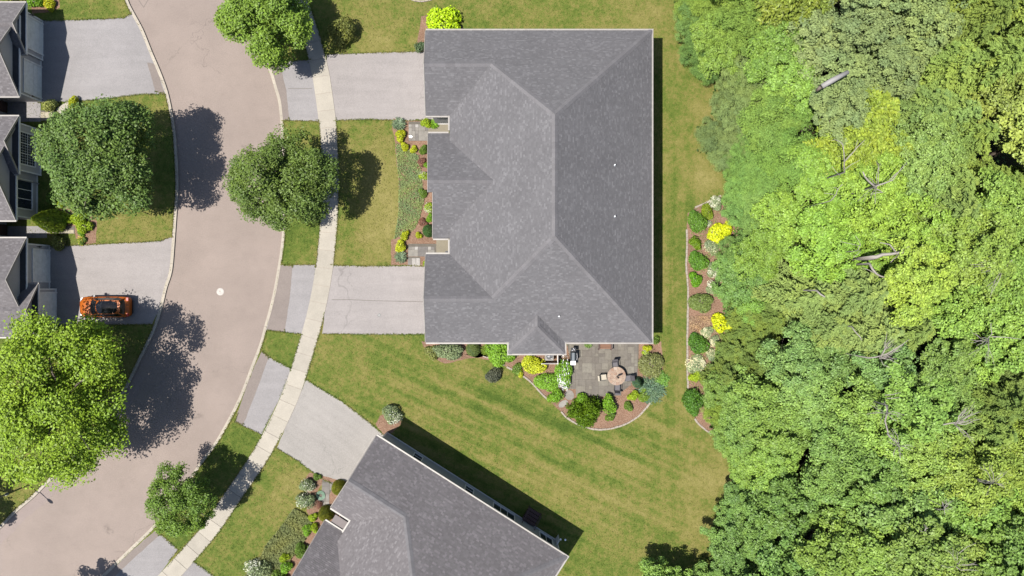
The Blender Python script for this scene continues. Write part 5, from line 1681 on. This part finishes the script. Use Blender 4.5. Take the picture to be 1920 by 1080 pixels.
dead_tree([([(1768,950,11.4),(1768,940,12),(1772,965,12)], 0.06, 0.03)] + twigs(1770, 955, 12, 5, 26), 'small twig cluster above the forked reddish-grey dead tree')
# the pale log
lg = empty('log', P(1542, 162, 10.6)); tag(lg, 'thick pale log leaning between grey-green poplars and bushes', 'log')
MB().tube([P(1541,162,10.7), P(1560,151,10.9), P(1590,135,10.9)], [0.20, 0.22, 0.17], 9).build('stem', M['log'], lg, None, True)
MB().tube([P(1531,170,10.6), P(1539,163,11.0)], [0.12, 0.16], 6).build('broken_end', M['bark'], lg, None, True)

# ------------------------------------------------------------------ patio things
ZP = 0.15
# round stone-topped table
tc = P(1156, 705, 0.75)
tb = empty('patio_table', (tc.x, tc.y, ZP)); tag(tb, 'round stone-topped table on the patio with a closed umbrella pole', 'table')
RT = 0.86
MB().lathe((tc.x, tc.y, ZP), [(0.32, 0), (0.3, 0.05), (0.09, 0.1), (0.09, 0.52), (0.3, 0.56)], 20).build('pedestal', M['dark_metal'], tb)
MB().lathe((tc.x, tc.y, ZP+0.56), [(RT-0.02, 0), (RT, 0.02), (RT, 0.05), (RT-0.02, 0.05)], 40).build('table_top', M['edging'], tb)
def ringseg(r0, r1, a0, a1, z0, z1):
    n = 5
    pts = [(tc.x+r1*math.cos(a0+(a1-a0)*k/n), tc.y+r1*math.sin(a0+(a1-a0)*k/n)) for k in range(n+1)]
    pts += [(tc.x+r0*math.cos(a1-(a1-a0)*k/n), tc.y+r0*math.sin(a1-(a1-a0)*k/n)) for k in range(n+1)]
    return MB().prism(pts, z0, z1)
for r0, r1, n in ((0.58, 0.85, 14), (0.32, 0.57, 9), (0.09, 0.31, 5)):
    for k in range(n):
        a0 = 2*math.pi*k/n + 0.02/r1+r0; a1 = 2*math.pi*(k+1)/n - 0.02/r1+r0
        ringseg(r0, r1, a0, a1, ZP+0.61, ZP+0.628+random.uniform(0, .006)).build('table_tile', M['tabletile'], tb)
um = MB().tube([(tc.x, tc.y, ZP+0.5), (tc.x, tc.y, ZP+1.25)], 0.025, 8)
um.build('umbrella_pole', M['dark_metal'], tb)
MB().lathe((tc.x, tc.y, ZP+1.05), [(0.05, 0), (0.1, 0.12), (0.085, 0.75), (0.03, 0.95), (0.01, 1.0)], 10).build('closed_umbrella', M['dark_metal'], tb)

def chair(px, py, face, mat, cush, label):
    c = P(px, py, 0.5)
    root = empty('patio_chair', (c.x, c.y, ZP), face); tag(root, label, 'chair', 'chairs round the patio table')
    O = (0, 0, 0)
    for sx in (-0.24, 0.24):
        for sy in (-0.22, 0.22):
            MB().box((sx-0.02, sy-0.02, 0), (sx+0.02, sy+0.02, 0.4 if sx > 0 else 0.42)).build('leg', mat, root, O)
    MB().box((-0.26, -0.26, 0.4), (0.28, 0.26, 0.43)).build('seat', mat, root, O)
    MB().box((-0.25, -0.24, 0.435), (0.28, 0.24, 0.5)).build('seat_cushion', cush, root, O)
    b = MB(); b.add([(-0.28,-0.26,0.44),(-0.2,-0.26,0.44),(-0.2,0.26,0.44),(-0.28,0.26,0.44),(-0.56,-0.25,0.93),(-0.42,-0.25,1.0),(-0.42,0.25,1.0),(-0.56,0.25,0.93)],
                    [(3,2,1,0),(4,5,6,7),(0,1,5,4),(1,2,6,5),(2,3,7,6),(3,0,4,7)])
    b.build('backrest', cush if cush is not mat else mat, root, O)
    for sy in (-0.3, 0.27):
        MB().box((-0.3, sy, 0.62), (0.2, sy+0.035, 0.65)).build('armrest', mat, root, O)
    return root
cream = flat('cream_cushion', rgb(240, 228, 205, A), 0.8)
greyc = flat('grey_mesh_fabric', rgb(120, 116, 122, A), 0.7)
chair(1131, 707, 0.12, M['dark_metal'], cream, 'cream-cushioned chair on the left side of the patio table')
chair(1153, 684, -1.45, M['dark_metal'], greyc, 'dark chair at the top of the patio table')
chair(1177, 709, math.pi+0.15, M['dark_metal'], greyc, 'dark chair at the right of the patio table')
chair(1157, 727, 1.5, M['dark_metal'], greyc, 'dark chair mostly tucked under the bottom of the patio table')

# grill
gc = P(1075, 668, 0.9)
gl = empty('grill', (gc.x, gc.y, ZP)); tag(gl, 'black and steel barbecue grill on the patio beside the house', 'grill')
x, y = gc.x, gc.y
MB().box((x-0.24, y-0.42, ZP+0.08), (x+0.24, y+0.42, ZP+0.78)).build('cabinet', M['dark_metal'], gl)
hd = MB(); prof = [(-0.27, 0.8), (-0.27, 0.98), (-0.15, 1.1), (0.08, 1.12), (0.24, 1.0), (0.27, 0.8)]
n = len(prof)
hd.add([(x+a, y-0.36, ZP+b) for a, b in prof] + [(x+a, y+0.36, ZP+b) for a, b in prof], [tuple(range(n)), tuple(range(2*n-1, n-1, -1))] + [(i, n+i, n+(i+1)%n, (i+1)%n) for i in range(n)])
hd.build('hood', flat('grill_hood', (0.045, 0.055, 0.065, 1), 0.3, 0.4), gl)
MB().tube([(x+0.3, y-0.32, ZP+0.98), (x+0.34, y, ZP+0.99), (x+0.3, y+0.32, ZP+0.98)], 0.02, 6).build('hood_handle', M['steel'], gl)
MB().box((x-0.25, y-0.8, ZP+0.76), (x+0.2, y-0.44, ZP+0.8)).build('side_shelf', M['pvc'], gl)
MB().box((x-0.22, y+0.44, ZP+0.76), (x+0.24, y+0.8, ZP+0.8)).build('side_burner', M['dark_metal'], gl)
for ky in (-0.25, 0, 0.25):
    MB().lathe((x+0.26, y+ky, ZP+0.7), [(0.03, 0), (0.03, 0.03)], 8).build('knob', M['steel'], gl)
for kk in ((-0.1, 0.55), (0.08, 0.6), (0.02, 0.7)):
    MB().lathe((x+kk[0], y+kk[1], ZP+0.8), [(0.05, 0), (0.05, 0.03), (0.03, 0.04)], 10).build('burner_cap', M['steel'], gl)

# cedar bench under the eave
bc = P(1134, 649, 0.5)
be_ = empty('bench', (bc.x, bc.y, ZP)); tag(be_, 'brown wooden bench half under the lower eave', 'bench')
x, y = bc.x, bc.y
for k in range(4):
    MB().box((x-0.55, y-0.24+k*0.13, ZP+0.42), (x+0.55, y-0.13+k*0.13, ZP+0.45)).build('seat_slat', M['cedar'], be_)
for k in range(3):
    MB().box((x-0.55, y+0.27, ZP+0.5+k*0.14), (x+0.55, y+0.3, ZP+0.61+k*0.14)).build('back_slat', M['cedar'], be_)
for sx in (-0.62, 0.55):
    MB().box((x+sx, y-0.36, ZP+0.6), (x+sx+0.1, y+0.3, ZP+0.64)).build('armrest', M['dark_wood'], be_)
    MB().box((x+sx, y-0.34, ZP), (x+sx+0.07, y-0.27, ZP+0.6)).build('leg', M['dark_wood'], be_)
    MB().box((x+sx, y+0.22, ZP), (x+sx+0.07, y+0.29, ZP+0.95)).build('leg', M['dark_wood'], be_)

# air conditioner and its screen
ac = P(1030, 668, 0.8)
au = empty('air_conditioner', (ac.x, ac.y, ZL)); tag(au, 'pale air conditioner unit with a round fan grille under the bump-out eave', 'air conditioner')
x, y = ac.x, ac.y
MB().box((x-0.42, y-0.42, 0.11), (x+0.42, y+0.42, 0.2)).build('base_pad', M['porch'], au)
MB().box((x-0.38, y-0.38, 0.2), (x+0.38, y+0.38, 0.92)).build('casing', flat('ac_casing', rgb(190, 184, 176, A), 0.5), au)
MB().lathe((x, y, 0.92), [(0.31, 0), (0.31, 0.02), (0.29, 0.03)], 24).build('fan_opening', M['dark_metal'], au)
gb = MB()
for r in (0.1, 0.17, 0.24, 0.3):
    gb.tube([(x+r*math.cos(2*math.pi*k/20), y+r*math.sin(2*math.pi*k/20), 0.965) for k in range(21)], 0.008, 4)
for k in range(6):
    a = math.pi*k/6; gb.tube([(x-0.3*math.cos(a), y-0.3*math.sin(a), 0.96), (x+0.3*math.cos(a), y+0.3*math.sin(a), 0.96)], 0.007, 4)
gb.build('fan_grille', M['steel'], au)
sc = empty('screen_fence', P(1045, 672, 0)); tag(sc, 'low white slatted screen around the air conditioner', 'fence')
sc.location.z = ZL
q0, q1, q2 = P(1046, 660, 1.1), P(1046, 682, 1.1), P(1016, 682, 1.1)
for a, b in ((q0, q1), (q1, q2)):
    for k in range(5):
        zz = 0.28 + k*0.2
        MB().bar((a.x, a.y, zz+0.1), (b.x, b.y, zz+0.1), 0.03, 0.14).build('slat', M['white'], sc)
for v in (q0, q1, q2):
    MB().box((v.x-0.04, v.y-0.04, 0.1), (v.x+0.04, v.y+0.04, 1.2)).build('post', M['white'], sc)

# coiled hose on the second house's walk
hc = P(601, 929, 0.2)
hm = MB()
pts = [(hc.x+(0.16+0.035*t/6.28)*math.cos(t), hc.y+(0.16+0.035*t/6.28)*math.sin(t), 0.17+0.02*math.sin(t*3)) for t in np.linspace(0, 50, 160)]
o = hm.tube(pts, 0.022, 5).build('garden_hose', flat('pale_green_hose', rgb(150, 190, 160, A), 0.5)); tag(o, 'pale green garden hose coiled on the walk of the angled house', 'hose')
# two small white ground lights by the second house
for px, lab in ((1051, 'left of two small white path lights in the shadow of the angled house'), (1060, 'right of two small white path lights in the shadow of the angled house')):
    c = P(px, 1011 if px < 1055 else 1012, 0.3)
    r_ = empty('path_light', (c.x, c.y, ZL)); tag(r_, lab, 'path light', 'path lights by the angled house')
    MB().tube([(c.x, c.y, ZL), (c.x, c.y, 0.3)], 0.02, 6).build('stake', M['dark_metal'], r_)
    MB().lathe((c.x, c.y, 0.3), [(0.09, 0), (0.09, 0.05), (0.03, 0.09)], 12).build('lamp_cap', M['pvc'], r_)

# street lamp whose arm reaches over the kerb at the lower left
lp = P(14, 926, 0.1)
sl = empty('street_lamp', (lp.x, lp.y, ZL)); tag(sl, 'pale street lamp pole rising out of frame at the lower left kerb', 'street lamp')
top = Vector((lp.x, lp.y, 4.8)); arm = top+Vector((1.65, -1.4, 0.15))
pole_m = flat('pale_pole', rgb(205, 215, 215, A), 0.4)
MB().tube([(lp.x, lp.y, 0.05), (lp.x, lp.y, 2.4), top], [0.085, 0.075, 0.06], 10).build('pole', pole_m, sl, None, True)
MB().tube([(lp.x, lp.y, 0.05), (lp.x, lp.y, 0.35)], [0.15, 0.12], 10).build('pole_base', pole_m, sl)
MB().tube([top, top.lerp(arm, 0.5)+Vector((0, 0, 0.15)), arm], [0.05, 0.045, 0.04], 8).build('arm', pole_m, sl, None, True)
d_ = (arm-top).normalized()
MB().tube([arm-d_*0.05, arm+d_*0.15, arm+d_*0.42, arm+d_*0.6], [0.06, 0.14, 0.15, 0.05], 10).build('lamp_head', M['dark_metal'], sl, None, True)

# ------------------------------------------------------------------ the orange car, nose to the garage
cc = P(197, 575.5, 0.8)
car = empty('parked_car', (cc.x, cc.y, ZL+0.015), 0.0)
tag(car, 'orange hatchback with black glass roof parked nose-in on the driveway', 'car')
O = (0, 0, 0)
def paint():
    m, t, b = nodes('orange_car_paint')
    b.inputs['Base Color'].default_value = rgb(226, 118, 26, 0.30)
    b.inputs['Metallic'].default_value = 0.1
    b.inputs['Roughness'].default_value = 0.4
    b.inputs['Coat Weight'].default_value = 0.08
    b.inputs['Specular IOR Level'].default_value = 0.3
    b.inputs['Coat Roughness'].default_value = 0.06
    return m
PA = paint()
LX = 2.36
def body_ring(xx, w, zb, zs, zt_, crown):
    """half section from sill to centre line and back: returns ring of points"""
    pts = []
    half = [(w*0.90, zb), (w*0.985, zb+0.12), (w, (zb+zs)/2), (w*0.985, zs), (w*0.90, zs+0.06*(zt_-zs)/0.2+0.02), (w*0.72, zt_-0.02), (w*0.4, zt_+crown*0.7), (0, zt_+crown)]
    for y_, z_ in half: pts.append((xx, -y_, z_))
    for y_, z_ in reversed(half[:-1]): pts.append((xx, y_, z_))
    return pts
ST = [(-2.36, 0.55, 0.42, 0.55, 0.62, 0.0), (-2.30, 0.74, 0.30, 0.62, 0.74, 0.0), (-2.12, 0.87, 0.24, 0.70, 0.84, 0.015), (-1.8, 0.945, 0.22, 0.76, 0.92, 0.025), (-1.3, 0.97, 0.2, 0.82, 0.98, 0.03), (-0.9, 0.97, 0.2, 0.86, 1.0, 0.02),
      (0.0, 0.97, 0.2, 0.88, 1.0, 0.0), (1.0, 0.975, 0.2, 0.9, 1.0, 0.0), (1.6, 0.965, 0.22, 0.92, 1.02, 0.0), (2.0, 0.93, 0.26, 0.92, 1.04, 0.0), (2.24, 0.86, 0.32, 0.86, 0.98, 0.0), (2.36, 0.74, 0.4, 0.72, 0.8, 0.0)]
mb = MB(); rings = [body_ring(*s_) for s_ in ST]; nr = len(rings[0])
vs = [v for r in rings for v in r]; fs = []
for i in range(len(rings)-1):
    for k in range(nr):
        fs.append((i*nr+k, (i+1)*nr+k, (i+1)*nr+(k+1)%nr, i*nr+(k+1)%nr))
fs.append(tuple(range(nr))); fs.append(tuple((len(rings)-1)*nr+k for k in range(nr-1, -1, -1)))
mb.add(vs, fs)
bo = mb.build('body', PA, car, O, True)
# greenhouse
def gh(x_low, x_top, w_low, w_top, z_low, z_top): return None
low = [(-0.98, 0.72), (-0.75, 0.83), (0.2, 0.875), (1.3, 0.86), (1.95, 0.76)]
top_ = [(-0.28, 0.56), (-0.12, 0.64), (0.4, 0.70), (1.2, 0.68), (1.72, 0.58)]
zl = [1.0, 0.99, 0.99, 1.0, 1.02]; zt2 = [1.47, 1.52, 1.56, 1.55, 1.48]
# side glass
sg = MB()
for s_ in (-1, 1):
    v0 = [(x_, s_*w_, z_) for (x_, w_), z_ in zip(low, zl)]; v1 = [(x_, s_*w_, z_) for (x_, w_), z_ in zip(top_, zt2)]
    n = len(v0)
    f = [(i, i+1, n+i+1, n+i) if s_ < 0 else (i, n+i, n+i+1, i+1) for i in range(n-1)]
    MB().add(v0+v1, f).build('side_window', M['carglass'], car, O)
def patch(name, mat, rows_, smooth=True):
    m_ = len(rows_[0]); v = [p for r in rows_ for p in r]
    f = [(i*m_+j, (i+1)*m_+j, (i+1)*m_+j+1, i*m_+j+1) for i in range(len(rows_)-1) for j in range(m_-1)]
    return MB().add(v, f).build(name, mat, car, O, smooth)
def arc(x_, w_, z_, bow, zb=0.0, n=7):
    return [(x_ - bow*(1-(2*k/(n-1)-1)**2), -w_ + 2*w_*k/(n-1), z_ + zb*(1-(2*k/(n-1)-1)**2)) for k in range(n)]
patch('windshield', M['carglass'], [arc(-0.98, 0.72, 1.0, 0.2, 0.02), arc(-0.63, 0.64, 1.25, 0.17, 0.02), arc(-0.28, 0.56, 1.47, 0.13, 0.03)])
patch('rear_window', M['carglass'], [arc(1.72, 0.58, 1.48, -0.08, 0.03), arc(1.85, 0.68, 1.25, -0.09, 0.02), arc(1.95, 0.76, 1.02, -0.1, 0.0)])
patch('roof', PA, [arc(-0.28, 0.56, 1.47, 0.13, 0.03), arc(-0.12, 0.64, 1.52, 0.06, 0.04), arc(0.4, 0.70, 1.56, 0, 0.05), arc(1.2, 0.68, 1.55, 0, 0.05), arc(1.72, 0.58, 1.48, -0.08, 0.03)])
patch('glass_roof', M['carglass'], [arc(-0.24, 0.44, 1.505, 0.1, 0.035), arc(-0.05, 0.55, 1.55, 0.05, 0.04), arc(0.4, 0.58, 1.585, 0, 0.05), arc(1.1, 0.56, 1.575, 0, 0.05), arc(1.42, 0.5, 1.545, -0.05, 0.04), arc(1.56, 0.36, 1.53, -0.05, 0.03)])
# pillars
for s_ in (-1, 1):
    MB().tube([(-0.98, s_*0.73, 1.0), (-0.28, s_*0.57, 1.475)], 0.04, 6).build('pillar', PA, car, O)
    MB().tube([(1.95, s_*0.77, 1.02), (1.72, s_*0.585, 1.48)], 0.06, 6).build('pillar', PA, car, O)
    MB().box((-0.85, s_*1.02-0.1, 0.95), (-0.68, s_*1.02+0.1, 1.08)).build('wing_mirror', M['dark_metal'], car, O)
    MB().tube([(-0.05, s_*0.66, 1.57), (0.7, s_*0.69, 1.6), (1.5, s_*0.63, 1.55)], 0.018, 5).build('roof_rail', M['dark_metal'], car, O)
    hl = MB().add([(-2.27, s_*0.48, 0.70), (-2.17, s_*0.8, 0.72), (-1.92, s_*0.87, 0.80), (-2.1, s_*0.58, 0.845), (-2.3, s_*0.48, 0.6), (-2.2, s_*0.82, 0.6)], [(0,1,2,3) if s_ < 0 else (3,2,1,0), (0,4,5,1) if s_ < 0 else (1,5,4,0)])
    for i_ in range(len(hl.v)):
        a_ = hl.v[i_]; hl.v[i_] = (a_[0]-0.025, a_[1]*1.02, a_[2]+0.03)
    hl.build('headlight', M['pvc'], car, O)
    MB().box((2.12, s_*0.72-0.14, 0.88), (2.3, s_*0.72+0.14, 0.985)).build('taillight', flat('red_lens', (0.35, 0.012, 0.01, 1), 0.2), car, O)
    for wx in (-1.45, 1.4):
        w = MB(); c_ = Vector((wx, s_*0.88, 0.32))
        w.tube([(wx, s_*0.78, 0.32), (wx, s_*0.99, 0.32)], 0.33, 18)
        wo = w.build('wheel', flat('tyre', (0.015, 0.015, 0.015, 1), 0.9), car, O)
        MB().tube([(wx, s_*0.985, 0.32), (wx, s_*1.0, 0.32)], 0.2, 14).build('rim', M['steel'], wo, O)
for s_ in (-1, 1):
    MB().tube([(-2.18, s_*0.60, 0.862), (-1.7, s_*0.72, 0.945), (-1.05, s_*0.78, 0.985)], 0.012, 4).build('hood_seam', M['dark_metal'], car, O)
MB().box((-2.375, -0.5, 0.36), (-2.33, 0.5, 0.52)).build('front_grille', M['dark_metal'], car, O)
MB().box((2.3, -0.62, 0.3), (2.395, 0.62, 0.45)).build('rear_bumper', M['dark_metal'], car, O)
MB().box((1.6, -0.45, 1.505), (1.86, 0.45, 1.525)).build('spoiler', PA, car, O)
MB().lathe((1.3, 0, 1.6), [(0.03, 0), (0.01, 0.09)], 6).build('aerial', M['dark_metal'], car, O)
